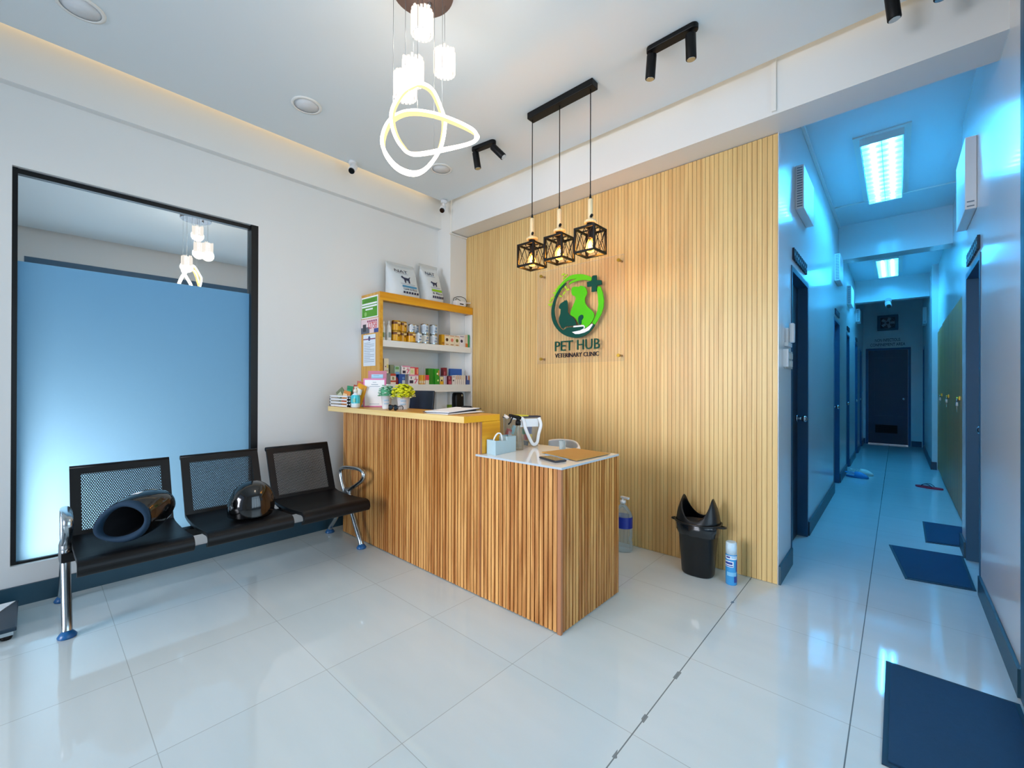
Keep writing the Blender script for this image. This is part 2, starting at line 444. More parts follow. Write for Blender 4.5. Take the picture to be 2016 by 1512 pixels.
mb.box(.40, .95, 9.37, 11.9, 0, 3.4); mb.box(.40, .95, 11.9, 12.45, 2.1, 3.4); mb.box(.40, .95, 12.45, 12.75, 0, 3.4)
STR('wall_right', mb, M['wallg'], 'white hallway wall with one doorway and the locker recess', 'wall')
mb = MB().box(HX-.1, -.535, 12.6, 12.75, 0, 3.4).box(.215, .5, 12.6, 12.75, 0, 3.4).box(-.535, .215, 12.6, 12.75, 2.14, 3.4)
STR('wall_end', mb, M['wallg'], 'far end wall of the hallway', 'wall')
mb = MB().box(HX+.001, .475, 7.09, 7.34, 2.955, 3.45); STR('trim_3', mb, M['wallg'], 'first white beam crossing the hallway ceiling', 'beam')
mb = MB().box(HX+.001, .40, 10.0, 10.2, 2.81, 3.3); STR('trim_4', mb, M['wallg'], 'second white beam crossing the hallway, further in', 'beam')
# baseboards in the hallway
mb = MB(); y = YS+.001
for a, b, h in LD + [(12.59, 12.59, 0)]:
    if a-y > .02: mb.box(HX+.001, HX+.014, y, a-.002, 0, .12)
    y = b+.002
STR('baseboard_hallway_left', mb, M['baseb'], 'dark teal baseboard along the hallway wall by the slats', 'baseboard')
mb = MB().box(XR-.014, XR-.001, 2.748, 3.94, 0, .12).box(XR-.014, XR-.001, 4.705, 4.995, 0, .12).box(XR-.014, .452, 4.981, 4.995, 0, .12)
mb.box(.386, .399, 9.36, 11.89, 0, .12).box(.386, .455, 9.352, 9.366, 0, .12)
STR('baseboard_right', mb, M['baseb'], 'dark teal baseboard along the wall with the mats', 'baseboard')
mb = MB().box(HX+.015, -.54, 12.585, 12.599, 0, .12).box(.222, .385, 12.585, 12.599, 0, .12)
STR('baseboard_end', mb, M['baseb'], 'short baseboard pieces beside the far hallway door', 'baseboard')

# ---------------------------------------------------------------- doors
def hall_door(n, side, a, b, h, label, knob_near=False):
    """A door set back in its opening; side -1 is the wall at HX, +1 the wall at XR."""
    x = HX if side < 0 else XR
    if side > 0 and a > 9: x = .40
    d = STRP('door_%d' % n, label, 'door', (x, (a+b)/2, 0))
    s = side
    f = MB()
    def bx(m, x0, x1, *r): m.box(min(x+s*x0, x+s*x1), max(x+s*x0, x+s*x1), *r)
    bx(f, -.004, .11, a, a+.04, 0, h); bx(f, -.004, .11, b-.04, b, 0, h); bx(f, -.004, .11, a+.04, b-.04, h-.04, h)
    P('door_frame', f, M['navyf'], d)
    l = MB(); bx(l, .07, .11, a+.041, b-.041, .008, h-.041)
    leaf = P('door_leaf', l, M['navy'], d)
    ky = (a+.10 if knob_near else b-.11)
    k = MB(); xs = x+s*.069
    k.cyl((xs, ky, 1.02), (xs-s*.012, ky, 1.02), .030, n=18); k.cyl((xs-s*.012, ky, 1.02), (xs-s*.04, ky, 1.02), .011, n=10)
    k.ell((xs-s*.058, ky, 1.02), (.024, .028, .028), 14, 8)
    P('door_knob', k, M['chrome'], leaf)
    return d
txt = ['dark navy door in the first doorway beside the slat wall', 'dark navy door in the second doorway, before the blue clogs', 'dark navy door in the third doorway, behind the blue clogs',
       'dark navy door in the fourth doorway on the clog side', 'dark navy door in the last doorway next to the end wall']
for i, (a, b, h) in enumerate(LD): hall_door(i+1, -1, a, b, h, txt[i])
hall_door(6, 1, *RD[0], 'blue framed door beside the second floor mat', True)
hall_door(7, 1, 11.9, 12.45, 2.1, 'dark navy door past the wooden lockers', True)
# end door with louvre
d = STRP('door_8', 'dark navy door at the far end of the hallway', 'door', (-.16, 12.6, 0))
f = MB().box(-.535, -.49, 12.585, 12.66, 0, 2.14).box(.17, .215, 12.585, 12.66, 0, 2.14).box(-.49, .17, 12.585, 12.66, 2.095, 2.14)
P('door_frame', f, M['navyf'], d)
l = MB().box(-.489, .169, 12.62, 12.66, .02, 2.094)
for x0, x1, z0, z1 in ((-.40, -.04, .62, 1.95), (-.01, .11, .62, 1.95)):
    l.box(x0, x1, 12.612, 12.621, z0, z0+.02).box(x0, x1, 12.612, 12.621, z1-.02, z1).box(x0, x0+.02, 12.612, 12.621, z0, z1).box(x1-.02, x1, 12.612, 12.621, z0, z1)
leaf = P('door_leaf', l, M['navy'], d)
k = MB().cyl((.10, 12.62, 1.02), (.10, 12.60, 1.02), .028).ell((.10, 12.575, 1.02), (.028, .024, .028), 14, 8); P('door_knob', k, M['chrome'], leaf)
g = MB().box(-.37, -.0, 12.606, 12.621, .26, .44)
for i in range(7): g.obox((-.185, 12.604, .28+.023*i), (.34, .012, .004), (.6, 0, 0))
P('door_vent', g, M['black'], leaf)
t_ = MB().box(-.48, .16, 12.63, 12.64, .001, .015); P('threshold', t_, M['chrome'], d)

# glazed entrance in the wall beside the camera (its far post and the mat before it are seen; it mirrors in the panel)
d = STRP('door_9', 'blue framed glass entrance beside the nearest mat', 'door', (XR, 1.3, 0))
f = MB()
for y in (-.09, .62, 1.36, 2.06): f.box(XR-.004, XR+.09, y, y+.05, 0, 2.83)
f.box(XR-.006, XR+.09, 2.68, 2.745, 0, 3.5)
f.box(XR-.004, XR+.09, -.09, 2.68, 2.83, 2.905).box(XR, XR+.09, -.09, 2.68, 0, .08).box(XR, XR+.09, -.09, 2.68, 2.1, 2.14)
P('door_frame', f, M['navyf'], d)
g = MB().box(XR+.04, XR+.048, -.04, 2.68, .08, 2.83); P('door_glass', g, M['glass'], d)
mb = MB().box(XR, XR+.13, FRONT, -.09, 0, 3.5).box(XR, XR+.13, -.09, 2.68, 2.906, 3.5)
STR('wall_entrance', mb, M['wall'], 'white wall above the glass entrance', 'wall')
# storefront behind the camera
mb = MB().box(-4.0, -3.4, FRONT-.14, FRONT, 0, 3.5).box(-1.15, .55, FRONT-.14, FRONT, 0, 3.5).box(-3.4, -1.15, FRONT-.14, FRONT, 2.75, 3.5)
STR('wall_front', mb, M['wall'], 'white storefront wall around the shop window', 'wall')
w = STRP('window_2', 'wide shop window facing the street', 'window', (-2.3, FRONT, 0))
f = MB()
for x in (-3.4, -2.3, -1.2): f.box(x, x+.05, FRONT-.1, FRONT-.03, 0, 2.75)
f.box(-3.35, -1.2, FRONT-.1, FRONT-.03, 2.69, 2.75).box(-3.35, -1.2, FRONT-.1, FRONT-.03, 0, .06)
P('window_frame', f, M['black'], w)

# ---------------------------------------------------------------- the tall glass panel
w = STRP('window_1', 'tall black framed glass panel with frosted lower part', 'window', (XL, .56, WZ0))
gx = XL-.05
f = MB()
f.box(gx-.02, gx+.02, WY0, WY0+.022, WZ0, WZ1).box(gx-.03, XL-.001, WY1-.05, WY1, WZ0, WZ1)
f.box(gx-.02, gx+.02, WY0+.022, WY1-.05, WZ1-.032, WZ1-.004).box(gx-.02, gx+.02, WY0+.022, WY1-.05, WZ0, WZ0+.014)
P('window_frame', f, M['blackp'], w)
a0, a1 = WY0+.022, WY1-.05; zf = 2.03
m_ = MB().box(gx-.006, gx, a0, a1, zf, WZ1-.032); P('clear_pane', m_, M['mirror'], w, label='clear reflecting upper pane')
m_ = MB().add([(gx, a0, WZ0+.014), (gx, a1, WZ0+.014), (gx, a1, zf), (gx, a0, zf)], [(0, 1, 2, 3)]); P('frosted_pane', m_, M['frost'], w, label='frosted blue lower pane')
# the small closed space behind the panel
mb = MB().box(XL-1.3, XL-1.25, -.9, 2.0, 0, 3.3).box(XL-1.25, XL-.17, 1.95, 2.0, 0, 3.3).box(XL-1.25, XL-.17, -.9, -.85, 0, 3.3).box(XL-1.25, XL-.17, -.85, 1.95, 3.2, 3.3).box(XL-1.25, XL-.17, -.85, 1.95, -.08, 0)
STR('wall_behind_panel', mb, M['wall'], 'white wall of the space behind the frosted panel', 'wall')
# ================================================================ reception counter
ct = T('reception_counter', 'brown slatted wooden reception counter with golden top and lower white desk end', 'counter', (-2.4, 1.95, 0))
def slats_x(mb, x0, x1, y, z0, z1, pitch=.0302, d=.014, gap=.007):
    n = round((x1-x0)/pitch); p = (x1-x0)/n
    for i in range(n): mb.box(x0+i*p+gap/2, x0+(i+1)*p-gap/2, y, y+d, z0, z1, 0)
def slats_y(mb, y0, y1, x, z0, z1, pitch=.0302, d=.014, gap=.007):
    n = round((y1-y0)/pitch); p = (y1-y0)/n
    for i in range(n): mb.box(x-d, x, y0+i*p+gap/2, y0+(i+1)*p-gap/2, z0, z1, 0)
YC, ZT, ZD = 1.83, 1.072, .862
mb = MB(); slats_x(mb, -3.65, -1.902, YC, .006, ZT); mb.box(-3.65, -1.902, YC+.0135, YC+.03, 0, ZT, 1)
P('slatted_front', mb, [M['walnut'], M['walnutback']], ct)
mb = MB(); slats_x(mb, -1.898, -1.322, YC, .006, ZD); mb.box(-1.898, -1.31, YC+.0135, YC+.03, 0, ZD, 1)
P('slatted_desk_front', mb, [M['walnut'], M['walnutback']], ct)
mb = MB(); slats_y(mb, YC+.018, 2.455, -1.30, .006, ZD); mb.box(-1.33, -1.3135, YC+.03, 2.455, 0, ZD, 1)
P('slatted_desk_side', mb, [M['walnut'], M['walnutback']], ct)
mb = MB().box(-1.321, -1.297, YC-.003, YC+.016, 0, ZD); P('corner_trim', mb, M['trimw'], ct, .002)
mb = MB().box(-1.902, -1.8985, YC-.002, YC+.010, .0, ZT); P('joint_trim', mb, M['trimw'], ct)
mb = MB().box(-3.65, -1.90, 1.692, 2.0, ZT+.001, ZT+.041)
o = P('countertop', mb, [M['ywood'], M['pine'], M['ywoody']], ct, .002)
for p in o.data.polygons:
    if p.normal.y < -.5: p.material_index = 1
    elif p.normal.x > .5: p.material_index = 2
mb = MB().box(-1.925, -1.9, YC+.032, 2.0, .88, ZT).box(-1.9015, -1.8985, YC+.0105, 2.0, .876, ZT); P('end_panel', mb, M['ywoody'], ct)
mb = MB().box(-3.645, -3.625, YC+.031, 2.0, 0, ZT); P('end_panel', mb, M['ywood'], ct)
mb = MB().box(-1.93, -1.285, 1.815, 2.425, ZD+.001, ZD+.0125).box(-3.4, -1.93, YC+.032, 2.425, ZD-.02, ZD+.0125)
o = P('desktop', mb, [M['desk'], M['edge']], ct)
for p in o.data.polygons:
    if abs(p.normal.z) < .5: p.material_index = 1
mb = MB().box(-3.4, -1.35, 2.395, 2.42, .74, ZD-.021).box(-3.42, -3.4, YC+.032, 2.42, 0, ZD-.021); P('work_desk_frame', mb, M['white'], ct)
ZD_ = ZD+.0125; ZC = ZT+.041

# ================================================================ product shelf on the white wall
XF, SY0, SY1 = -3.504, 2.10, 3.246
sh = T('product_shelf', 'white wall shelf unit with golden wood edges holding pet products', 'shelf', (-3.67, 2.67, 0))
mb = MB().box(XL+.002, XF-.003, SY0, SY0+.018, 0, 2.152); P('side_panel', mb, M['ywoodz'], sh)
mb = MB().box(XF-.02, XF, SY0+.0005, SY0+.032, 0, 2.075); P('front_edge', mb, M['ywood'], sh)
mb = MB().box(XF-.03, XF, SY0+.0005, SY1, 2.076, 2.152); P('top_fascia', mb, M['ywoody'], sh)
mb = MB().box(XL+.002, XF-.031, SY0+.019, SY1, 2.13, 2.151); P('top_board', mb, M['ywood'], sh)
def L_board(z0, z1):   # boards notch round the corner column
    return MB().box(XL+.002, XF-.002, SY0+.033, 3.018, z0, z1).box(-3.616, XF-.002, 3.018, SY1-.02, z0, z1)
P('shelf_board', L_board(1.652, 1.712), M['white'], sh)
P('shelf_board', L_board(1.228, 1.304), M['white'], sh)
P('shelf_board', L_board(.93, .955), M['white'], sh)
mb = MB().box(-3.616, XF-.001, SY1-.018, SY1, 0, 2.074); P('side_panel', mb, M['white'], sh, label='white end panel of the shelf by the slats')
mb = MB().box(XL+.003, XL+.012, SY0+.019, 3.018, .955, 2.128); P('back_panel', mb, M['white'], sh)
mb = MB().box(XL+.002, XF-.021, SY0+.033, 3.018, .0, .929).box(-3.616, XF-.021, 3.0181, SY1-.02, 0, .929); P('base_cabinet', mb, M['white'], sh)
mb = MB().box(XL+.013, -3.66, 2.87, 3.017, .956, 1.226); P('divider_box', mb, M['wplast'], sh)
ZA, ZB, ZS = 1.7125, 1.3045, 2.1525

# papers stuck on the shelf's side panel (they face the door side)
fy = lambda y: (lambda u_, v_, w_: None)
def on_side(x, z): return lambda u_, v_, w_: (x+u_, SY0-.0035-w_, z+v_)
mb = MB().box(-3.826, -3.532, SY0-.0035, SY0-.001, 1.925, 2.125, 0)
mb.box(-3.815, -3.543, SY0-.0040, SY0-.0034, 1.935, 2.112, 1).box(-3.81, -3.548, SY0-.0043, SY0-.0039, 2.05, 2.066, 0).box(-3.81, -3.548, SY0-.0043, SY0-.0039, 2.026, 2.042, 0)
mb.box(-3.75, -3.62, SY0-.0043, SY0-.0039, 2.0, 2.014, 0).ell((-3.75, SY0-.004, 1.965), (.022, .0006, .022), 12, 6, 2)
for i in range(2): mb.box(-3.78+.02*i, -3.58, SY0-.0043, SY0-.0039, 2.078+.014*i, 2.083+.014*i, 3)
S('poster', mb, [M['paper'], K('#4e9a1a'), K('#8fc86a'), K('#2f6a10')], 'green poster with white text bars on the side of the shelf', 'poster', 'papers on the shelf side')
mb = MB().box(-3.832, -3.525, SY0-.003, SY0-.001, 1.782, 1.918, 0)
mb.box(-3.832, -3.68, SY0-.0034, SY0-.0029, 1.782, 1.84, 2).box(-3.8, -3.74, SY0-.0036, SY0-.0032, 1.80, 1.87, 3).box(-3.60, -3.525, SY0-.0034, SY0-.0029, 1.782, 1.82, 4)
for i in range(5): mb.box(-3.72+.036*i, -3.695+.036*i, SY0-.0036, SY0-.0032, 1.885, 1.902, 5)
mb.text('12758', .15, .06, on_side(-3.70, 1.822), .0006, 1)
S('poster', mb, [K('#e6cfd2'), K('#d02038'), K('#5a6270'), K('#30343c'), K('#28408a'), K('#a03060')], 'small picture poster with red number 12758 on the shelf side', 'poster', 'papers on the shelf side')
mb = MB().box(-3.79, -3.575, SY0-.003, SY0-.001, 1.475, 1.77, 0)
mb.box(-3.79, -3.575, SY0-.0034, SY0-.0029, 1.722, 1.732, 1).ell((-3.683, SY0-.0033, 1.732), (.02, .0006, .024), 12, 6, 2)
for i in range(12): mb.box(-3.775, -3.775+(.18 if i % 3 else .11), SY0-.0034, SY0-.0029, 1.69-.016*i, 1.694-.016*i, 3)
S('certificate', mb, [K('#dbe7f2'), K('#7a2c5a'), K('#4a4f78'), K('#7d8ea2')], 'pale blue certificate sheet below the other papers on the shelf side', 'paper', 'papers on the shelf side')
# ================================================================ goods on the shelves
FX = -3.53           # front row
def yy(y): return y*.976 + .010     # the front row stands nearer than the plane it was measured on
def tin(y, z, r, h, hx, band, label, group, x=None, lid=False):
    x = FX-.02 if x is None else x
    mb = MB().lathe([(r*.97, 0), (r, .004), (r, h*.30), (r, h*.62), (r, h-.008), (r*.97, h-.003), (r*.9, h)], (x, y, z), 20, [2, 0, 1, 0, 2, 2])
    return S('food_tin', mb, [K(hx, .3), K(band, .35), M['chrome']], label, 'tin', group)
def tin_y(y, z, label, x=None, r=.043):
    """Yellow tin: brown shoulder with pale marks."""
    x = FX-.02 if x is None else x; h = .098
    mb = MB().lathe([(r*.97, 0), (r, .004), (r, .062), (r, h-.012), (r*.97, h-.003), (r*.92, h)], (x, y, z), 22, [2, 0, 1, 2, 3])
    mb.box(x+r-.004, x+r+.001, y-.010, y+.022, z+.066, z+.083, 4).ell((x+r*.99, y+.006, z+.052), (.003, .009, .009), 10, 6, 1)
    return S('food_tin', mb, [K('#dba013', .3), K('#6a3a12', .35), M['brass'], K('#b98a2c', .3), K('#e8c88a')], label, 'tin', 'yellow tins on the top shelf')
# white bottles
def pump_bottle(y, z, h, r, label, tone, x=None, green=False):
    x = FX-.02 if x is None else x
    mb = MB().lathe([(r*.95, 0), (r, .006), (r, h*.62), (r*.85, h*.72), (r*.42, h*.80), (r*.40, h*.86), (r*.5, h*.861), (r*.5, h*.93), (r*.2, h)], (x, y, z), 18, [0, 0, 0, 0, 0, 1, 1, 1])
    mb.box(x+r*.6, x+r+.0008, y-r*.55, y+r*.55, z+h*.15, z+h*.4, 2)
    return S('spray_bottle', mb, [K(tone, .3), M['wplast'], K('#4f7a3a' if green else '#8d9a96')], label, 'bottle', 'white bottles on the top shelf')
pump_bottle(yy(2.187), ZA, .178, .021, 'white bottle with green label against the shelf side panel', '#cfd6c6', green=True)
pump_bottle(yy(2.222), ZA, .183, .017, 'slim white bottle between two wider bottles on the top shelf', '#dcdcd8', x=FX-.04)
pump_bottle(yy(2.262), ZA, .190, .023, 'white pointed bottle next to the yellow tins', '#e6e4e0', x=FX-.015)
tin_y(yy(2.342), ZA, 'yellow tin beside the white bottles, under another tin')
tin_y(yy(2.345), ZA+.0985, 'yellow tin on top of the stack beside the white bottles')
tin_y(yy(2.432), ZA, 'yellow tin set back between two other stacks, bottom one', x=FX-.045)
tin_y(yy(2.434), ZA+.0985, 'yellow tin set back on top, next to small silver tin', x=FX-.045)
tin_y(yy(2.512), ZA, 'yellow tin carrying the small silver tin', x=FX-.008)
def tin_s(y, z, r, h, label, hx='#c7ced4', x=None):
    x = FX-.02 if x is None else x
    mb = MB().lathe([(r*.97, 0), (r, .004), (r, .014), (r, h-.014), (r, h-.006), (r*.97, h-.002), (r*.9, h)], (x, y, z), 22, [2, 2, 0, 2, 2, 2])
    mb.box(x+r-.006, x+r+.001, y-r*.35, y+r*.35, z+h*.25, z+h*.4, 1).ell((x+r*.99, y+.004, z+h*.62), (.003, r*.3, r*.25), 10, 6, 1)
    return S('food_tin', mb, [K(hx, .3), K('#7c93ac'), M['chrome']], label, 'tin', 'silver tins on the top shelf')
tin_s(yy(2.516), ZA+.0985, .032, .08, 'small silver tin standing on a yellow tin', x=FX-.008)
tin_s(yy(2.595), ZA, .039, .104, 'white tin standing alone between yellow and silver tins', '#dfe6ec', x=FX-.008)
tin_s(yy(2.625), ZA, .036, .094, 'silver tin in the back row, under another tin', x=FX-.10)
tin_s(yy(2.625), ZA+.0945, .036, .094, 'silver tin in the back row, upper one', x=FX-.10)
tin_s(yy(2.686), ZA, .042, .0945, 'pale tin at the bottom of the middle silver stack', '#d8d6cc')
tin_s(yy(2.684), ZA+.095, .042, .103, 'silver tin on top of the middle stack', '#b9c6d2')
tin_s(yy(2.797), ZA, .043, .098, 'silver tin at the bottom of the stack nearest the boxes')
tin_s(yy(2.797), ZA+.0985, .043, .102, 'silver tin on top of the stack nearest the boxes', '#b9c6d2')
# boxes
def carton(y0, y1, z, h, label, cols, group, depth=.05, x1=None, deco=(), name='carton', cat='box', warp=True):
    """A small carton facing the room; deco = (u0, u1, v0, v1, colour) panels as shares of its face, or ('dot', u, v, r, colour)."""
    if warp: y0, y1 = yy(y0), yy(y1)
    x1 = FX+.008 if x1 is None else x1
    y0 += .0007; y1 -= .0007
    mats = [K(cols)]; mb = MB().box(x1-depth, x1, y0, y1, z, z+h, 0); w = y1-y0
    for dd in deco:
        if dd[0] == 'dot':
            mats.append(K(dd[4])); mb.ell((x1, y0+dd[1]*w, z+dd[2]*h), (.0012, dd[3]*w, dd[3]*w), 12, 6, len(mats)-1)
        elif dd[0] == 'txt':
            mats.append(K(dd[6])); mb.text(dd[1], (dd[3]-dd[2])*w, (dd[5]-dd[4])*h, (lambda u_, v_, w_, a=y0+dd[2]*w, b=z+dd[4]*h, e=x1: (e+w_+.0004, a+u_, b+v_)), .001, len(mats)-1)
        else:
            mats.append(K(dd[4])); mb.box(x1-.001, x1+.0008, y0+dd[0]*w, y0+dd[1]*w, z+dd[2]*h, z+dd[3]*h, len(mats)-1)
    return S(name, mb, mats, label, cat, group)
G1 = 'cartons on the top shelf'
carton(2.886, 2.925, ZA, .112, 'narrow yellow carton beside the silver tins', '#d9a01c', G1, deco=((.1,.9,.1,.3,'#a86a12'),))
for (a, b, dot, wd_) in ((2.926, 2.993, '#4a2414', 'brown'), (2.994, 3.066, '#e07a6a', 'pink'), (3.067, 3.136, '#6d6a1c', 'olive')):
    carton(a, b, ZA, .113, 'cream carton with a round %s picture' % wd_, '#ecdcc0', G1, deco=(('dot',.5,.55,.28,dot), (.1,.9,.9,.96,'#c98a6a'), (.2,.8,.08,.16,'#b07a4a')))
carton(3.137, 3.206, ZA, .125, 'white carton with a dark purple picture, end of the picture row', '#e6e0e2', G1, deco=(('dot',.45,.5,.26,'#3a2a48'), (.1,.9,.86,.93,'#9a8aa0')))
carton(3.207, 3.224, ZA, .135, 'thin white carton before the orange ones', '#dcd6cc', G1)
carton(3.225, 3.241, ZA, .136, 'thin orange and white carton next to the thin white one', '#e2c8ac', G1, deco=((0,1,0,.32,'#d8722a'),))
carton(3.242, 3.258, ZA, .137, 'thin orange and white carton next to the green one', '#e8d6c0', G1, deco=((0,1,0,.3,'#dd7a30'),))
carton(3.260, 3.282, ZA, .14, 'thin green carton at the end of the top shelf', '#2f9a5a', G1)
# ---- lower shelf
G2 = 'small cartons on the lower shelf'
X0 = FX+.010
mb = MB().box(X0-.06, X0, yy(2.197), yy(2.262), ZB, ZB+.102); S('plastic_box', mb, M['clear'], 'clear plastic box under the tall cream carton', 'box', G2)
carton(2.197, 2.247, ZB+.1025, .136, 'tall cream carton at the shelf side panel', '#e6dcc0', G2, deco=(('dot',.35,.45,.15,'#9a5a7a'), (.6,.95,.35,.6,'#e0d070'), (.1,.9,.12,.2,'#b8a888')))
carton(2.268, 2.327, ZB, .1, 'white carton with two red bands', '#e8dccc', G2, deco=((0,1,.78,1,'#b8402c'), (0,1,.2,.36,'#b8402c'), (.3,.7,.42,.7,'#8a8a5a')))
mb = MB().lathe([(.017,0),(.017,.05),(.010,.055),(.010,.066)], (X0-.02, yy(2.345), ZB), 14, 0); S('small_bottle', mb, [K('#8a1c2a')], 'dark red round bottle between banded and blue cartons', 'bottle', G2)
carton(2.275, 2.32, ZB+.1005, .082, 'grey green carton on top of the banded one', '#7d8a70', G2, x1=X0-.02)
carton(2.322, 2.378, ZB+.0935, .079, 'pale blue green carton stacked beside the grey green one', '#a9c6b4', G2, deco=((.1,.8,.6,.9,'#6aa05a'), (.1,.9,0,.3,'#6a9ac8')), x1=X0-.012)
carton(2.330, 2.360, ZB, .093, 'narrow blue carton behind the dark red bottle', '#4a78b8', G2, x1=X0-.042)
carton(2.362, 2.434, ZB, .0975, 'deep blue carton with a light picture', '#1c4c9a', G2, deco=((.5,.95,.05,.4,'#c8d0d0'), ('dot',.7,.6,.2,'#5a8ac0')))
D7 = lambda: ((.02,1,.86,1,'#e08aa8'), (.08,.46,.1,.42,'#2c1c3c'), ('txt','7',.55,.95,.08,.55,'#d41c6a'), (.2,.3,.55,.8,'#5a5a66'), (.68,.78,.55,.8,'#d08a8a'))
carton(2.395, 2.488, ZB+.098, .08, 'white carton with a pink figure 7, upper one of the pair', '#ece4e2', G2, deco=D7())
carton(2.474, 2.59, ZB, .094, 'white carton with a pink figure 7, lower one of the pair', '#ece4e2', G2, deco=D7())
carton(2.489, 2.545, ZB+.0945, .074, 'cream and pink carton stacked next to the upper figure carton', '#ecd8b8', G2, deco=((0,1,.85,1,'#d84a6a'), (.2,.7,.2,.6,'#c8d890')))
carton(2.547, 2.59, ZB+.0945, .072, 'red carton on top of the lower figure carton', '#d23a3a', G2, deco=((.5,.9,.1,.8,'#e89a6a'),))
mb = MB().box(X0-.03, X0-.004, yy(2.598), yy(2.652), ZB+.094, ZB+.165); S('plastic_box', mb, M['clear'], 'clear blister pack on the yellow cartons', 'box', G2)
for i, (hx, nm) in enumerate((('#d8962a', 'amber carton touching the lower figure carton'), ('#e2b040', 'yellow carton in the middle of the amber row'), ('#dc8a3a', 'orange carton at the far side of the amber row'))):
    carton(2.598+.026*i, 2.622+.026*i, ZB, .092, nm, hx, G2, deco=((.1,.9,.1,.4,'#e8d8b8'),))
carton(2.677, 2.723, ZB, .094, 'red and white carton beside the tall green one', '#e8dccc', G2, deco=((.0,1,.45,1,'#d83a50'),))
carton(2.728, 2.80, ZB, .162, 'tall dark green carton, plain', '#2a8a1c', G2, deco=((.3,.36,.05,.95,'#1f6c14'), (.62,.68,.05,.95,'#1f6c14')), x1=X0-.02)
carton(2.802, 2.856, ZB, .16, 'tall green carton with two round bird pictures', '#2f9420', G2, deco=(('dot',.55,.68,.22,'#e8e8c0'), ('dot',.6,.7,.08,'#1a1a1a'), ('dot',.7,.25,.2,'#d8e890'), (.7,1,.55,.9,'#c88a2a')))
carton(2.866, 2.912, ZB, .08, 'yellow and white carton with a dark dog shape', '#e8d8a0', G2, deco=((0,1,0,.4,'#e2a81c'), ('dot',.5,.5,.25,'#3a1c14')))
carton(2.916, 2.956, ZB, .09, 'pale lilac carton under a maroon one', '#cbc0d0', G2, deco=((.6,.72,0,1,'#7a6a90'),))
carton(2.914, 2.960, ZB+.0905, .084, 'maroon carton lying on the lilac one', '#7a1c2c', G2, deco=((.1,.5,.1,.5,'#b05a6a'),))
carton(2.977, 3.025, ZB, .088, 'maroon carton standing on the shelf board', '#84203a', G2, deco=((.2,.9,.05,.4,'#c04a60'), (.1,.5,.6,.9,'#a07078')))
carton(3.032, 3.080, ZB, .094, 'white carton with a small black dog shape', '#e4dcd8', G2, deco=(('dot',.4,.45,.2,'#1c1c24'), (.1,.9,.82,.9,'#9a8a9a')))
for i in range(5):
    a = 3.083+.0292*i
    carton(a, a+.028, ZB, .1, ['first', 'second', 'third', 'fourth', 'fifth'][i] + ' slim white carton after the black dog carton', '#e8e0d8', G2, deco=((.2,.5,.55,.95,'#d8925a' if i < 3 else '#d8d0a0'), (.8,1,0,1,'#c0b8b8')))
carton(3.05, 3.22, ZB, .17, 'wide blue carton behind the slim white ones', '#2a62b8', G2, x1=X0-.056, depth=.028, deco=((.1,.9,.0,.58,'#e0e8f0'),))
for (a, b, hx, nm) in ((3.236, 3.252, '#4a3a78', 'slim purple carton near the end of the lower shelf'), (3.253, 3.268, '#c8d4e0', 'slim pale carton between purple and orange ones'), (3.269, 3.284, '#c8702a', 'slim orange carton at the end of the lower shelf')):
    carton(a, b, ZB, .098, nm, hx, G2, deco=((0,1,0,.5,'#3a5a9a'),))
# dark device under the lower shelf
mb = MB()
rings = []
for z, k in ((.956, .9), (.99, 1.0), (1.16, 1.0), (1.20, .93), (1.215, .72)):
    rings.append([(-3.60+.042*k*math.copysign(abs(math.cos(t))**.5, math.cos(t)), 3.115+.068*k*math.copysign(abs(math.sin(t))**.5, math.sin(t)), z) for t in [2*PI*i/24 for i in range(24)]])
dv = T('dispenser', 'black upright dispenser under the lower shelf', 'dispenser', (-3.60, 3.115, .956))
mb.loft(rings, caps=(True, True)); P('body', mb, M['blackp'], dv)
mb = MB().cyl((-3.559, 3.135, 1.185), (-3.55, 3.135, 1.185), .012, n=14); P('button', mb, M['chrome'], dv)
mb = MB().box(-3.56, -3.54, 3.06, 3.075, .97, 1.04); P('side_lever', mb, M['black'], dv)
mb = MB().box(-3.56, -3.52, 2.93, 2.965, .956, 1.09); S('carton', mb, [K('#7a9a2a')], 'small green carton standing under the lower shelf', 'box')

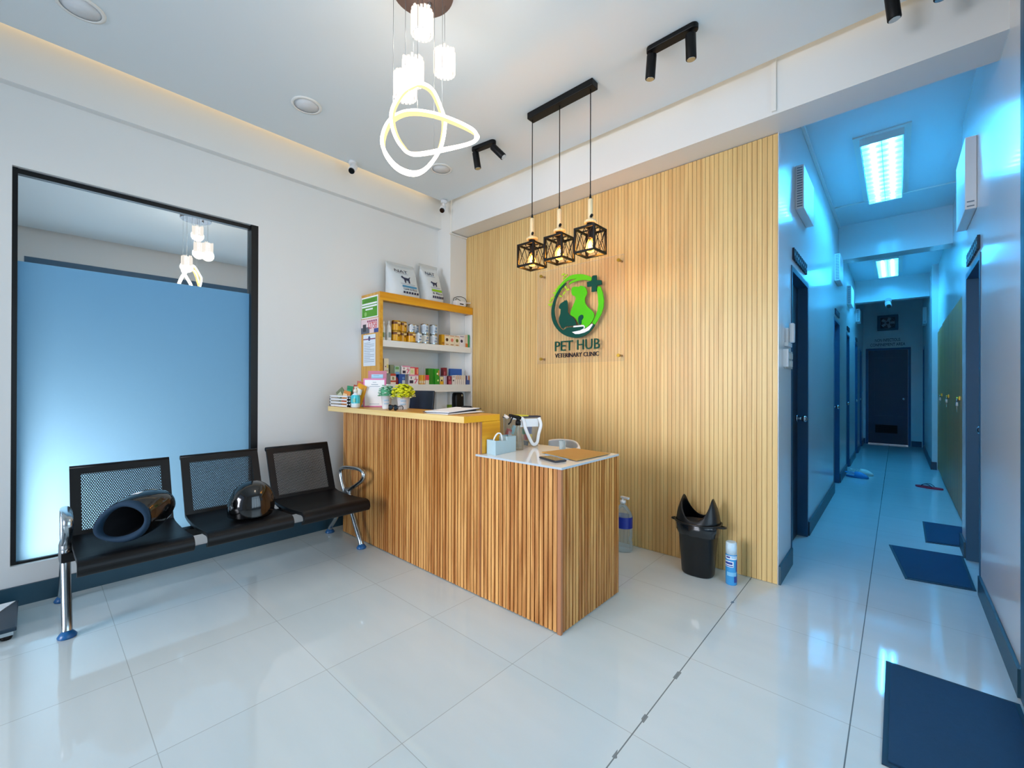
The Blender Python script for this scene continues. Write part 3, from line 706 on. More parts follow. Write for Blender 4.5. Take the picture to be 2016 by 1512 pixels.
# ---- pet food bags on top of the shelf
def food_bag(y0, y1, z, h, lean, label, band, prod, name2, side):
    yc, w = (y0+y1)/2, (y1-y0)/2
    b = T('pet_food_bag', label, 'bag', (-3.66, yc, z), 'pet food bags on top of the shelf')
    rings = []; N = 28
    for k in range(11):
        t = k/10
        th = .105*(1-t)**.6*(.8+.9*min(t*5, 1)*.28)+.004 if t < .9 else .004
        ww = w*(1-.10*math.sin(PI*t)*.3 - (.08*t if not side else .25*t*t))
        cx = -3.665 - lean*t
        cyk = yc + (side*.05*t)
        rings.append([(cx+th*math.copysign(abs(math.cos(a))**.7, math.cos(a)), cyk+ww*math.copysign(abs(math.sin(a))**.75, math.sin(a)), z+h*t*(1-.02*math.cos(2*a))) for a in [2*PI*i/N for i in range(N)]])
    mb = MB().loft(rings, caps=(True, True)); P('bag_body', mb, [mat('bag_film_'+name2, '#d4dde2', .28, var=.05, scale=9, bump=.05)], b)
    def fr(u0, v0):
        def F(u_, v_, w_):
            t = (v0+v_)/h
            th = .105*(1-t)**.6*(.8+.9*min(t*5, 1)*.28)+.004
            return (-3.665-lean*t+th+.003+w_, y0+u0+u_+side*.05*t, z+v0+v_)
        return F
    m = MB(); W = y1-y0
    m.text('NAT', W*.42, h*.085, fr(W*.20, h*.74), .0015, 0)
    F = fr(W*.36, h*.44)   # dog mark
    dog = [(0,.62),(.12,.78),(.2,.7),(.28,.62),(.75,.58),(.95,.75),(1,.74),(.86,.5),(.84,.0),(.72,.0),(.70,.3),(.45,.32),(.42,.0),(.3,.0),(.28,.38),(.18,.5),(.08,.52)]
    s = W*.30
    v = [F(a*s, c*s*.85, .0) for a, c in dog] + [F(a*s, c*s*.85, .002) for a, c in dog]; n = len(dog)
    m.add(v, [tuple(range(n-1, -1, -1)), tuple(range(n, 2*n))] + [(i, (i+1) % n, n+(i+1) % n, n+i) for i in range(n)], 0)
    def strip(u0, u1, v0, v1, mi):
        F = fr(0, 0); q = 6; vs = []
        for i in range(q+1):
            uu = W*(u0+(u1-u0)*i/q); vs += [F(uu, h*v0, .001), F(uu, h*v1, .001)]
        m.add(vs, [(2*i, 2*i+2, 2*i+3, 2*i+1) for i in range(q)], mi)
    strip(.34, .80, .30, .36, 1); strip(.22, .62, .705, .713, 2); strip(.30, .76, .40, .41, 2)
    for i in range(6): strip(.34+.085*i, .40+.085*i, .12, .18, 0)
    m.text(prod, W*.42, h*.05, fr(W*.36, h*.225), .0015, 0)
    P('printed_front', m, [K('#1b2448'), K(band), K('#7d8aa0')], b)
    g = MB()
    t0 = -3.665-lean
    g.box(t0-.004, t0+.004, y0+W*.06+side*.05, y1-W*.08+side*.05, z+h*.985, z+h*1.045); P('sealed_edge', g, [K('#c2c8c8')], b)
    return b
food_bag(2.275, 2.635, ZS, .345, .055, 'wide pet food bag with a blue band', '#4a90b8', 'Lamb & Rice', 'wide', 0)
food_bag(2.655, 2.935, ZS, .405, .07, 'narrower pet food bag with a lime green band', '#8cc01c', '& Rice', 'slim', .35)
# router
rt = T('router', 'small white router with cable and antenna on top of the shelf', 'router', (-3.57, 3.105, ZS))
mb = MB().box(-3.60, -3.535, 3.04, 3.165, ZS, ZS+.062); P('case', mb, M['wplast'], rt, .004)
mb = MB().box(-3.535, -3.5345, 3.085, 3.14, ZS+.022, ZS+.034); P('printed_name', mb, M['lettblack'], rt)
mb = MB().obox((-3.545, 3.215, ZS+.055), (.008, .10, .010), (.12, 0, 0)); P('antenna', mb, M['wplast'], rt)
mb = MB().tube(smooth_open([(-3.59, 3.05, ZS+.04), (-3.592, 3.045, ZS+.085), (-3.585, 3.09, ZS+.11), (-3.57, 3.15, ZS+.115), (-3.56, 3.195, ZS+.09), (-3.555, 3.205, ZS+.03), (-3.575, 3.19, ZS+.004)], 6), .003)
mb.tube(smooth_open([(-3.57, 3.06, ZS+.06), (-3.565, 3.06, ZS+.085), (-3.56, 3.10, ZS+.075), (-3.56, 3.13, ZS+.06)], 6), .003); P('cable', mb, M['black'], rt)
# ================================================================ on the counter
Z = ZC+.0005
# snack basket
bk = T('snack_basket', 'white plastic basket of snack packets at the wall end of the counter', 'basket', (-3.48, 1.80, Z))
x0, x1, y0, y1, h = -3.66, -3.33, 1.71, 1.90, .088
mb = MB().box(x0+.01, x1-.01, y0+.01, y1-.01, Z, Z+.006)
for k in range(4):
    z = Z+.004+.026*k
    mb.box(x0, x1, y0, y0+.004, z, z+.013).box(x0, x1, y1-.004, y1, z, z+.013).box(x0, x0+.004, y0+.004, y1-.004, z, z+.013).box(x1-.004, x1, y0+.004, y1-.004, z, z+.013)
for x in (x0, x1-.02): mb.box(x, x+.02, y0, y0+.005, Z+.004, Z+h).box(x, x+.02, y1-.005, y1, Z+.004, Z+h)
for y in (y0, y1-.02): mb.box(x0, x0+.005, y, y+.02, Z+.004, Z+h).box(x1-.005, x1, y, y+.02, Z+.004, Z+h)
P('basket', mb, M['wplast'], bk)
def packet(c, w, h, t, rot, cols, label):
    mb = MB(); n = 6; rings = []
    from mathutils import Euler
    R = Euler(rot).to_matrix(); c = Vector(c)
    for k in range(9):
        v = k/8; th = t*math.sin(PI*min(max(v, .04), .96))**.6*.5+.0015
        rings.append([c + R @ Vector((w/2*math.cos(a), th*math.copysign(abs(math.sin(a))**.6, math.sin(a)), h*v)) for a in [2*PI*i/16 for i in range(16)]])
    mb.loft(rings, 0, caps=(True, True))
    for (u0, u1, v0, v1, mi) in ((-.3, .3, .55, .8, 1), (-.25, .25, .2, .45, 2)):
        mb.add([c+R @ Vector((w*a, -t*.5-.002, h*b)) for a, b in ((u0, v0), (u1, v0), (u1, v1), (u0, v1))], [(0, 1, 2, 3)], mi)
    return S('snack_packet', mb, [K(k, .28) for k in cols], label, 'packet', 'snack packets in the basket', loc=tuple(c))
packet((-3.58, 1.82, Z+.01), .11, .15, .03, (.15, -.5, .1), ('#6f7d5a', '#c8d0b0', '#8a9a6a'), 'grey green packet leaning at the wall end of the basket')
packet((-3.57, 1.86, Z+.02), .09, .155, .03, (.1, .1, .2), ('#1f8f62', '#4ab890', '#0f6a48'), 'green packet standing upright near the wall')
packet((-3.49, 1.76, Z+.01), .10, .125, .03, (-.15, .15, .1), ('#d98a3a', '#f0d0a0', '#c8502a'), 'orange packet with a pale picture at the basket front')
packet((-3.44, 1.84, Z+.01), .11, .17, .03, (.1, .25, .3), ('#a8402a', '#d8905a', '#702418'), 'dark red packet in the middle of the basket')
packet((-3.42, 1.88, Z+.03), .11, .185, .03, (.15, .15, .35), ('#c86a5a', '#5a9a4a', '#e8b0a0'), 'pink and green packet at the back of the basket')
packet((-3.365, 1.80, Z+.01), .10, .19, .03, (.0, .38, .3), ('#e0a020', '#e8e4d8', '#2a4a8a'), 'yellow packet with a white and blue picture, tallest in the basket')
# sanitiser bottle
bt = T('sanitiser_bottle', 'teal labelled hand sanitiser bottle in front of the snack basket', 'bottle', (-3.275, 1.745, Z))
mb = MB().lathe([(.038, 0), (.043, .006), (.043, .085), (.036, .102), (.018, .115), (.016, .122)], (-3.275, 1.745, Z), 24, 0, sy=.75, sx=1); P('bottle', mb, [K('#d9e8ee', .2)], bt)
mb = MB().lathe([(.0435, .035), (.0436, .084), (.037, .102)], (-3.275, 1.745, Z), 24, 0, sy=.77, sx=1.005, capb=False, capt=False)
mb.obox((-3.245, 1.717, Z+.06), (.022, .004, .03), (0, 0, .6), 1); P('label', mb, [K('#3fc0cc', .3), K('#2a9a70', .3)], bt)
mb = MB().lathe([(.017, .1221), (.017, .145), (.008, .150), (.007, .165)], (-3.275, 1.745, Z), 16).obox((-3.262, 1.745, Z+.166), (.04, .014, .010)); P('pump_cap', mb, [K('#e6e0cc', .35)], bt)
# acrylic sign
def sign(L, R_, z, h, name, label, cols, grp, lines, border=.012):
    L, R_ = Vector((*L, z)), Vector((*R_, z)); d = (R_-L); w = d.length; d.normalize(); nrm = Vector((d.y, -d.x, 0))
    s = T(name, label, 'sign', (L+R_)/2, grp)
    def Fm(u_, v_, w_): return L + d*u_ + Vector((0, 0, v_)) + nrm*w_
    def slab(m, u0, u1, v0, v1, w0, w1, mi=0):
        m.add([Fm(a, b, c) for c in (w0, w1) for a, b in ((u0, v0), (u1, v0), (u1, v1), (u0, v1))], [(3, 2, 1, 0), (4, 5, 6, 7), (0, 1, 5, 4), (1, 2, 6, 5), (2, 3, 7, 6), (3, 0, 4, 7)], mi); return m
    b = MB(); slab(b, 0, w, 0, h, 0, .004); P('backing', b, cols[0], s)
    b = MB(); slab(b, border, w-border, border*.9, h-border, .0045, .006)
    P('sheet', b, cols[1], s)
    b = MB()
    for (u0, u1, v0, v1) in lines: slab(b, w*u0, w*u1, h*v0, h*v1, .0062, .0068)
    P('printed_lines', b, K('#8c9cac'), s)
    b = MB(); slab(b, 0, w, 0, .004, -.06, 0); P('foot', b, M['clear'], s)
    return s
sign((-3.30, 1.828), (-3.165, 1.955), Z, .238, 'counter_sign', 'white notice in a pink framed stand beside the flower pots', [K('#d878a8', .3), M['paper']], None, ((.42,.58,.86,.875), (.36,.66,.78,.80), (.28,.74,.715,.73), (.28,.72,.10,.115)))
sign((-3.395, 1.925), (-3.275, 2.03), Z, .305, 'counter_sign', 'clear stand with a pale blue card behind the pink framed notice', [M['pinkac'], K('#9cd2ea', .4)], None, ((.3,.6,.86,.875), (.15,.8,.80,.812)), .03)
# flower pots
def pot(cx, cy, r, h, name, label, hx):
    p = T('flower_pot', label, 'potted plant', (cx, cy, Z), 'flower pots on the counter')
    mb = MB().lathe([(r*.66, 0), (r*.70, .004), (r*.97, h*.88), (r*1.02, h*.88), (r*1.03, h), (r*.94, h), (r*.92, h*.92), (.002, h*.92)], (cx, cy, Z), 26); P('pot', mb, [K('#e4edf4', .35)], p)
    for i, t in enumerate((-.9, -.35, .2)):
        pass
    dcam = math.atan2(-cy, -cx); m = MB()
    for j, zz in enumerate((.58, .36)):
        for i in range(6):
            a = dcam + (i-2.5)*.17; rr = r*(.70+.27*zz/.88)+.0012
            q = Vector((cx+rr*math.cos(a), cy+rr*math.sin(a), Z+h*zz)); m.obox(q, (.0015, .007, .010), (0, 0, a))
    P('printed_words', m, K('#9db4c6'), p)
    return p
pa = pot(-2.93, 1.815, .043, .115, 'a', 'white pot with small pale green flowers, behind the yellow one', '')
pb = pot(-2.775, 1.86, .048, .112, 'b', 'white pot with a full round head of yellow flowers', '')
def bloom(parent, cx, cy, z, R, rz, n, cols, size, name):
    random.seed(11+n); m = MB()
    for i in range(n):
        zz = random.uniform(-.25, 1); a = random.uniform(0, 2*PI); q = math.sqrt(max(0, 1-zz*zz)) if zz > 0 else 1-.15*random.random()
        c = Vector((cx+R*q*math.cos(a), cy+R*q*math.sin(a), z+rz*zz)); s = size*random.uniform(.7, 1.15)
        mi = random.choice((0, 0, 0, 1, 1, 2))
        for k in range(5):      # little five-lobed florets
            t = 2*PI*k/5+a; m.ell(c+Vector((s*.55*math.cos(t), s*.55*math.sin(t), s*.2*random.random())), (s*.5, s*.5, s*.42), 6, 4, mi)
    m.ell((cx, cy, z), (R*.86, R*.86, rz*.86), 16, 8, 2, -.3, 1)
    P(name, m, [K(c, .6) for c in cols], parent)
bloom(pb, -2.775, 1.86, Z+.115, .078, .075, 150, ('#d8d80c', '#c2c40a', '#9aa00c'), .013, 'flower_head')
bloom(pa, -2.93, 1.815, Z+.118, .055, .068, 70, ('#c6dcd2', '#8cc0a4', '#4c9a70'), .010, 'flower_head')
m = MB(); random.seed(3)
for i in range(16):
    a = random.uniform(0, 2*PI); rr = random.uniform(.06, .095)
    e = Vector((-2.775+rr*math.cos(a), 1.86+rr*math.sin(a), Z+.085+.03*random.random())); m.tube([(-2.775, 1.86, Z+.11), (Vector((-2.775, 1.86, Z+.118))+e)/2, e], .002, 5); m.ell(e, (.010, .010, .006), 6, 4)
P('drooping_sprigs', m, K('#b8b878', .6), pb)
# sunglasses
sg = T('sunglasses', 'black sunglasses lying in front of the yellow flower pot', 'sunglasses', (-2.715, 1.745, Z))
m = MB()
for k in (-1, 1): m.tube([(-2.715+k*.034+.027*math.cos(t), 1.735+.004*math.cos(2*t), Z+.022+.019*math.sin(t)) for t in [2*PI*i/16 for i in range(16)]], .003, 6, True)
m.tube([(-2.723, 1.734, Z+.028), (-2.715, 1.732, Z+.031), (-2.707, 1.734, Z+.028)], .003, 6); P('frame', m, M['blackp'], sg)
m = MB()
for k in (-1, 1): m.ell((-2.715+k*.034, 1.736, Z+.022), (.026, .003, .018), 14, 8)
P('lens', m, M['blackg'], sg)
for k in (-1, 1):
    m = MB().tube(smooth_open([(-2.715+k*.061, 1.738, Z+.03), (-2.715+k*.06, 1.77, Z+.034), (-2.715+k*.045, 1.79, Z+.02), (-2.715+k*.03, 1.797, Z+.006)], 5), .0028, 6); P('temple_arm', m, M['blackp'], sg)
# monitor behind the counter
mo = T('monitor', 'dark computer monitor seen from behind at the counter', 'monitor', (-2.915, 2.16, ZD_))
m = MB().obox((-2.915, 2.13, 1.145), (.315, .016, .215), (-.10, 0, 0)); P('screen_back', m, [K('#0c2036', .35)], mo, .004)
m = MB().obox((-2.915, 2.142, 1.145), (.30, .006, .20), (-.10, 0, 0)); P('screen', m, M['blackg'], mo)
m = MB().box(-2.935, -2.895, 2.145, 2.16, ZD_+.012, 1.10); P('stand', m, M['blackp'], mo)
m = MB().box(-3.0, -2.83, 2.08, 2.23, ZD_+.0005, ZD_+.012); P('base', m, M['blackp'], mo)
# clipboards
def board(poly, z, t, dz, col): 
    m = MB(); n = len(poly); v = [(x, y, z+k*dz) for (x, y, k) in poly] + [(x, y, z+k*dz+t) for (x, y, k) in poly]
    return m.add(v, [tuple(range(n-1, -1, -1)), tuple(range(n, 2*n))] + [(i, (i+1) % n, n+(i+1) % n, n+i) for i in range(n)])
def clipboard(px, py, ang, z, tilt, label, top):
    q = []
    for a, b in ((-.115, -.16), (.115, -.16), (.115, .16), (-.115, .16)):
        q.append((px+a*math.cos(ang)-b*math.sin(ang), py+a*math.sin(ang)+b*math.cos(ang), (b+.16)/.32))
    c = T('clipboard', label, 'clipboard', (px, py, z), 'clipboards on the counter')
    P('board', board(q, z, .003, tilt, 0), top, c)
    q2 = [(px+(x-px)*.93, py+(y-py)*.93, k*.93+.035) for x, y, k in q]; P('paper', board(q2, z+.0032, .004, tilt, 0), M['paper'], c)
    m = MB(); ux, uy = -math.sin(ang), math.cos(ang); e = Vector((px+ux*.145, py+uy*.145, z+.0075+tilt*.95))
    m.obox(e, (.09, .022, .008), (0, 0, ang)); m.cyl(e+Vector((-math.cos(ang)*.04, -math.sin(ang)*.04, .006)), e+Vector((math.cos(ang)*.04, math.sin(ang)*.04, .006)), .004, n=8); P('clip', m, M['black'], c)
clipboard(-2.18, 1.86, .02, Z, .006, 'lower clipboard, pale board edge sticking out below', K('#c9bca8'))
clipboard(-2.20, 1.86, .12, Z+.0085, .016, 'upper clipboard with white sheets, dark underside', K('#1b2238'))
mb = MB().lathe([(.005, 0), (.006, .004), (.003, .009)], (-2.655, 1.80, Z), 10).lathe([(.005, 0), (.006, .004), (.003, .009)], (-2.665, 1.815, Z), 10)

# ================================================================ on the white desk
Z = ZD_+.0005
og = T('desk_organiser', 'grey blue plastic desk organiser at the counter end', 'organiser', (-1.845, 1.96, Z))
m = MB(); A = Vector((-1.893, 1.875, Z)); B = Vector((-1.80, 1.858, Z)); Cc = Vector((-1.828, 2.075, Z)); dd = Cc-B; ww = B-A
def qv(a, b, z): p = A+ww*a+dd*b; return (p.x, p.y, Z+z)
def wallp(a0, b0, a1, b1, z0, z1, za=None): 
    za = z1 if za is None else za
    m.add([qv(a0,b0,z0), qv(a1,b0,z0), qv(a1,b1,z0), qv(a0,b1,z0), qv(a0,b0,z1), qv(a1,b0,z1), qv(a1,b1,za), qv(a0,b1,za)], [(3,2,1,0),(4,5,6,7),(0,1,5,4),(1,2,6,5),(2,3,7,6),(3,0,4,7)])
wallp(0,0,1,.02,0,.088); wallp(0,.02,.05,.55,0,.088,.078); wallp(.95,.02,1,.55,0,.088,.078); wallp(0,.55,1,.57,0,.102); wallp(0,.57,.05,.98,0,.102,.098); wallp(.95,.57,1,.98,0,.102,.098); wallp(0,.98,1,1,0,.098); wallp(.05,.02,.95,.98,0,.004); wallp(.45,.57,.5,.98,.004,.095)
P('tray', m, M['greyblue'], og)
m = MB().tube(smooth_open([qv(.5,.10,.012), qv(.45,.14,.08), qv(.5,.22,.112), qv(.6,.31,.125), qv(.7,.40,.11), qv(.7,.48,.03)], 8), .005, 8)
S('cable', m, M['wplast'], 'white cable looping out of the desk organiser', 'cable')
m = MB()
for i in range(3): m.cyl(qv(.6+.12*i,.66+.05*i,.006), qv(.64+.10*i,.84,.13-.01*i), .005, n=8)
S('syringe', m, M['clear'], 'clear syringe barrels standing in the desk organiser', 'syringe')
m = MB().obox((-1.885, 2.02, Z+.165), (.05, .012, .055), (.2, .5, .6)); 
# spray bottle
sb = T('spray_bottle', 'clear spray bottle with black trigger head behind the organiser', 'bottle', (-1.862, 2.135, Z))
cx, cy = -1.862, 2.135
m = MB().lathe([(.036, 0), (.039, .006), (.039, .03), (.034, .075), (.022, .12), (.015, .15), (.013, .162)], (cx, cy, Z), 24); P('bottle', m, M['smoke'], sb)
m = MB().lathe([(.018, .160), (.018, .185), (.013, .192)], (cx, cy, Z), 16); P('collar', m, M['black'], sb)
m = MB(); dx, dy = -.72, -.69   # nozzle points to the door side
def hd(a, b, z): return (cx+dx*a-dy*b, cy+dy*a+dx*b, Z+z)
m.tube([hd(-.02, 0, .205), hd(0, 0, .212), hd(.04, 0, .222), hd(.062, 0, .226)], [.010, .013, .010, .009], 10); m.cyl(hd(0, 0, .185), hd(0, 0, .212), .012, n=12)
m.tube(smooth_open([hd(.035, 0, .214), hd(.045, 0, .195), hd(.052, 0, .178), hd(.066, 0, .165)], 5), .005, 8); P('trigger_head', m, M['black'], sb)
m = MB().cyl((cx, cy, Z+.01), (cx, cy, Z+.16), .002, n=6); P('dip_tube', m, M['wplast'], sb)
# clear bag
bgc = (-1.95, 2.275)
bg_ = T('clear_bag', 'transparent bag with white straps and colourful contents on the desk', 'bag', (*bgc, Z))
ang = math.radians(62); ca, sa = math.cos(ang), math.sin(ang)
def bq(a, b, z): return (bgc[0]+ca*a-sa*b, bgc[1]+sa*a+ca*b, Z+z)
m = MB(); rings = []
for k, (z, w, t) in enumerate(((.001, .115, .045), (.03, .122, .05), (.10, .128, .05), (.17, .132, .045), (.205, .135, .038))):
    rings.append([bq(w*math.copysign(abs(math.cos(q))**.45, math.cos(q))*(1+.02*math.sin(5*q+k)), t*math.copysign(abs(math.sin(q))**.45, math.sin(q))*(1+.05*math.cos(3*q+2*k)), z) for q in [2*PI*i/36 for i in range(36)]])
m.loft(rings, caps=(True, False)); P('clear_body', m, clear('bag_film', '#eef0ee', .86, .12), bg_)
m = MB().tube([bq(.134*math.copysign(abs(math.cos(q))**.45, math.cos(q)), .038*math.copysign(abs(math.sin(q))**.45, math.sin(q)), .204) for q in [2*PI*i/36 for i in range(36)]], .005, 6, True); P('zip_edge', m, [K('#2a2a3c')], bg_)
m = MB(); m.obox(bq(.03, -.046, .165), (.15, .006, .055), (0, 0, ang)); P('white_label', m, M['paper'], bg_)
for pts in ([bq(-.10, -.055, .20), bq(-.02, -.062, .195), bq(.0, -.066, .13), bq(.03, -.07, .06), bq(.055, -.072, .02), bq(.085, -.07, .03), bq(.10, -.066, .09), bq(.118, -.062, .15), bq(.105, -.056, .20)],
            [bq(-.115, .045, .20), bq(-.13, -.01, .215), bq(-.12, -.05, .20)]):
    m = MB().tube(smooth_open(pts, 7), .012, 8, ry=.003, up=(sa, -ca, 0)); P('strap', m, M['paper'], bg_)
def inside(a, b, z, d, hx, rot, name, label):
    m = MB().obox(bq(a, b, z), d, (rot[0], rot[1], ang+rot[2])); S(name, m, [K(hx, .35)], label, 'packet', 'packets inside the clear bag', loc=bq(a, b, z-d[2]/2))
inside(-.105, -.015, .10, (.03, .03, .05), '#d82020', (.1, .3, 0), 'small_packet', 'red packet at the counter side of the clear bag')
inside(-.065, -.02, .115, (.045, .02, .06), '#9fd4e2', (.1, .5, .1), 'small_packet', 'pale blue packet in the clear bag')
inside(.012, -.018, .105, (.03, .02, .04), '#2f8a50', (0, 0, 0), 'small_packet', 'small green packet in the clear bag')
inside(.048, -.018, .112, (.032, .02, .05), '#1c2c78', (0, .1, 0), 'small_packet', 'dark blue packet in the clear bag')
inside(.052, -.018, .062, (.03, .02, .042), '#e6c010', (0, .05, 0), 'small_packet', 'yellow packet in the clear bag')
inside(.022, -.016, .064, (.02, .02, .04), '#c83a2a', (0, 0, 0), 'small_packet', 'orange red packet beside the yellow one in the bag')
inside(.02, -.020, .022, (.035, .02, .03), '#141418', (0, .2, 0), 'small_packet', 'black packet at the bottom of the clear bag')
m = MB().obox(bq(-.01, .0, .212), (.10, .05, .012), (0, .05, ang)); S('pouch', m, [K('#d8c81c')], 'yellow pouch lying over the top of the clear bag', 'pouch')
# cup
m = MB().lathe([(.020, 0), (.024, .058), (.0225, .058), (.0188, .004), (.001, .004)], (-1.647, 2.333, Z), 22); S('cup', m, M['glass'], 'small clear plastic cup on the white desk', 'cup')
# phone
ph = T('phone', 'black phone lying on the white desk', 'phone', (-1.457, 1.968, Z))
m = MB().obox((0, 0, .006), (.165, .078, .0105)).rot(-.34).move((-1.457, 1.968, Z)); P('body', m, [K('#23252e', .3)], ph, .003)
m = MB().obox((0, 0, .0117), (.155, .070, .0006)).rot(-.34).move((-1.457, 1.968, Z)); P('screen', m, M['blackg'], ph)
# folder
fo = T('folder', 'brown board folder lying across the white desk', 'folder', (-1.48, 2.22, Z))
m = MB().prism([(-1.655, 2.122), (-1.328, 2.022), (-1.315, 2.372), (-1.60, 2.402)], 'xy', Z+.003, Z+.0075); P('cover', m, M['kraft'], fo)
m = MB().prism([(-1.60, 2.085), (-1.40, 2.03), (-1.36, 2.33), (-1.59, 2.37)], 'xy', Z, Z+.0029); P('sheets', m, K('#8fb4d8'), fo)
# chair behind the desk
ch = T('white_chair', 'white rounded chair behind the white desk', 'chair', (-1.98, 2.72, 0))
m = MB(); rings = []
for k, z in enumerate((.60, .70, .79, .85, .866)):
    rr = .235-.01*k
    rings.append([(-1.98+math.cos(q)*rr, 2.70+math.sin(q)*rr*.85, z + (.0 if k < 3 else -.035*abs(math.cos(q))**3)) for q in [PI*.02+PI*.96*i/24 - PI*.5 + PI*.28 for i in range(25)]])
m.loft(rings, closed=False)
o = P('backrest', m, M['wplast'], ch); sd = o.modifiers.new('shell', 'SOLIDIFY'); sd.thickness = .014
m = MB().lathe([(.20, .44), (.235, .45), (.235, .475), (.2, .49), (.01, .48)], (-1.98, 2.70, 0), 28, sy=.92); P('seat', m, M['wplast'], ch)
for a in (PI*.12, PI*.44, PI*.66):
    m = MB().cyl((-1.98+.22*math.cos(a-PI*.22), 2.70+.19*math.sin(a-PI*.22), .47), (-1.98+.222*math.cos(a-PI*.22), 2.70+.19*math.sin(a-PI*.22), .62), .012, n=8); P('back_post', m, M['wplast'], ch)
for sx in (-1, 1):
    for sy in (-1, 1):
        m = MB().cyl((-1.98+sx*.15, 2.70+sy*.13, .45), (-1.98+sx*.19, 2.70+sy*.17, 0), .016, .011, n=10); P('leg', m, M['wplast'], ch)
# ================================================================ waiting bench
be = T('waiting_bench', 'black three seat waiting bench with chrome legs under the frosted panel', 'bench', (-3.35, .93, 0))
def seat_profile():   # (x, z) of the seat pan from the rear to the rolled front edge
    return [(-3.47, .432), (-3.40, .420), (-3.20, .418), (-3.02, .430), (-2.965, .434), (-2.935, .424), (-2.925, .400), (-2.938, .378), (-2.96, .372)]
def sheet(prof, y0, y1, t=.016):
    m = MB(); pts = [Vector((x, 0, z)) for x, z in smooth_open([(a, 0, b) for a, b in prof], 5) for _ in (0,)] if False else smooth_open([(a, 0, b) for a, b in prof], 5)
    up, lo = [], []
    for i, p in enumerate(pts):
        d = (pts[min(i+1, len(pts)-1)]-pts[max(i-1, 0)]).normalized(); nn = Vector((-d.z, 0, d.x))
        up.append(p+nn*t/2); lo.append(p-nn*t/2)
    loop = up + lo[::-1]
    m.loft([[Vector((p.x, y0, p.z)) for p in loop], [Vector((p.x, y1, p.z)) for p in loop]], caps=(True, True), smooth=False)
    return m
seats_y = [(.14, .605), (.665, 1.135), (1.195, 1.675)]
for a, b in seats_y:
    P('seat', sheet(seat_profile(), a, b, .022), M['seat'], be, .004)
    # back: solid rim with a perforated middle, leaning toward the wall
    B0, B1 = Vector((-3.475, 0, .425)), Vector((-3.625, 0, .80)); dv_ = (B1-B0).normalized(); nn = Vector((dv_.z, 0, -dv_.x))
    def bp(s, y, o): q = B0+(B1-B0)*s+nn*o; return (q.x, y, q.z)
    m = MB()
    def bar(s0, s1, y0, y1, t=.007):
        v = [bp(s, y, o) for o in (-t, t) for s, y in ((s0, y0), (s0, y1), (s1, y1), (s1, y0))]
        m.add(v, [(0, 1, 2, 3), (7, 6, 5, 4), (0, 4, 5, 1), (1, 5, 6, 2), (2, 6, 7, 3), (3, 7, 4, 0)])
    bar(0, .09, a, b); bar(.9, 1, a, b); bar(.09, .9, a, a+.047); bar(.09, .9, b-.047, b)
    m.tube([bp(1.0, a, -.008), bp(1.0, b, -.008)], .016, 10)
    P('backrest', m, M['seat'], be)
    m = MB().add([bp(.088, a+.046, 0), bp(.088, b-.046, 0), bp(.902, b-.046, 0), bp(.902, a+.046, 0)], [(0, 1, 2, 3)])
    P('perforated_panel', m, M['perf'], be)
    for y in (a+.02, b-.02):
        m = MB().tube([(-3.38, y, .395), (-3.47, y, .41), (-3.53, y, .53), (-3.60, y, .70)], .011, 8); P('backrest_bracket', m, M['black'], be)
m = MB().box(-3.40, -3.33, .10, 1.765, .335, .385); P('beam', m, M['black'], be, .004)
for y in (.118, 1.745):
    hub = (-3.40, y, .385)
    m = MB().tube(smooth_open([(-3.37, y, .40), (-3.345, y, .30), (-3.26, y, .16), (-3.19, y, .06), (-3.175, y, .028)], 6), .021, 12, ry=.021); P('front_leg', m, M['chrome'], be)
    m = MB().tube(smooth_open([(-3.43, y, .39), (-3.50, y, .29), (-3.62, y, .14), (-3.70, y, .06), (-3.715, y, .028)], 6), .020, 12); P('rear_leg', m, M['chrome'], be)
    for x in (-3.172, -3.718):
        m = MB().lathe([(.036, 0), (.038, .008), (.03, .02), (.019, .034)], (x, y, 0), 20); P('foot', m, M['bluefoot'], be)
    m = MB().lathe([(.03, .33), (.034, .35), (.034, .42), (.028, .44)], (-3.40, y, 0), 16, sx=1.4, sy=.8); P('leg_hub', m, M['steel'], be)
    loop = [(-3.44, .40), (-3.485, .47), (-3.515, .545), (-3.502, .588), (-3.44, .606), (-3.33, .618), (-3.22, .622), (-3.155, .612), (-3.135, .582), (-3.155, .545), (-3.23, .50), (-3.33, .45), (-3.395, .412)]
    m = MB().tube(smooth_open([(x, y, z) for x, z in loop], 5), .015, 10, ry=.021, up=(0, 1, 0)); P('armrest', m, M['chrome'], be)

# ---- helmets on the bench
ZH = .447
h1 = T('motorcycle_helmet', 'black full face helmet lying on its side with the padded opening showing', 'helmet', (-3.17, .40, ZH))
cam_ = Vector((0, 0, 1.3))
c0 = Vector((-3.075, .335, .568))                    # middle of the opening
axis = Vector((-.80, .60, .06)).normalized()         # from the opening towards the crown
n0 = (-axis)
chin = (Vector((-.30, -.80, -.42)) - axis*Vector((-.30, -.80, -.42)).dot(axis)).normalized()
side = axis.cross(chin).normalized()
def ring(t, s, k=0, n=36, dch=0):
    out = []
    for i in range(n):
        a = 2*PI*i/n; ca, sa = math.cos(a), math.sin(a)
        L = (.158 if ca > 0 else .118)*s; W = .108*s*(1-.18*max(ca, 0)**2)
        out.append(c0 + axis*t + chin*(ca*L+dch) + side*(sa*W))
    return out
prof = [(0, 1.0), (.02, 1.06), (.06, 1.08), (.10, 1.06), (.15, .97), (.19, .80), (.22, .56), (.238, .28), (.243, .02)]
m = MB().loft([ring(t, s, dch=-.06*min(t/.24, 1)) for t, s in prof], caps=(False, True)); P('shell', m, M['blackg'], h1)
rim = ring(-.004, .98); rm = [r_ for r_ in rim]
m = MB(); secs = []
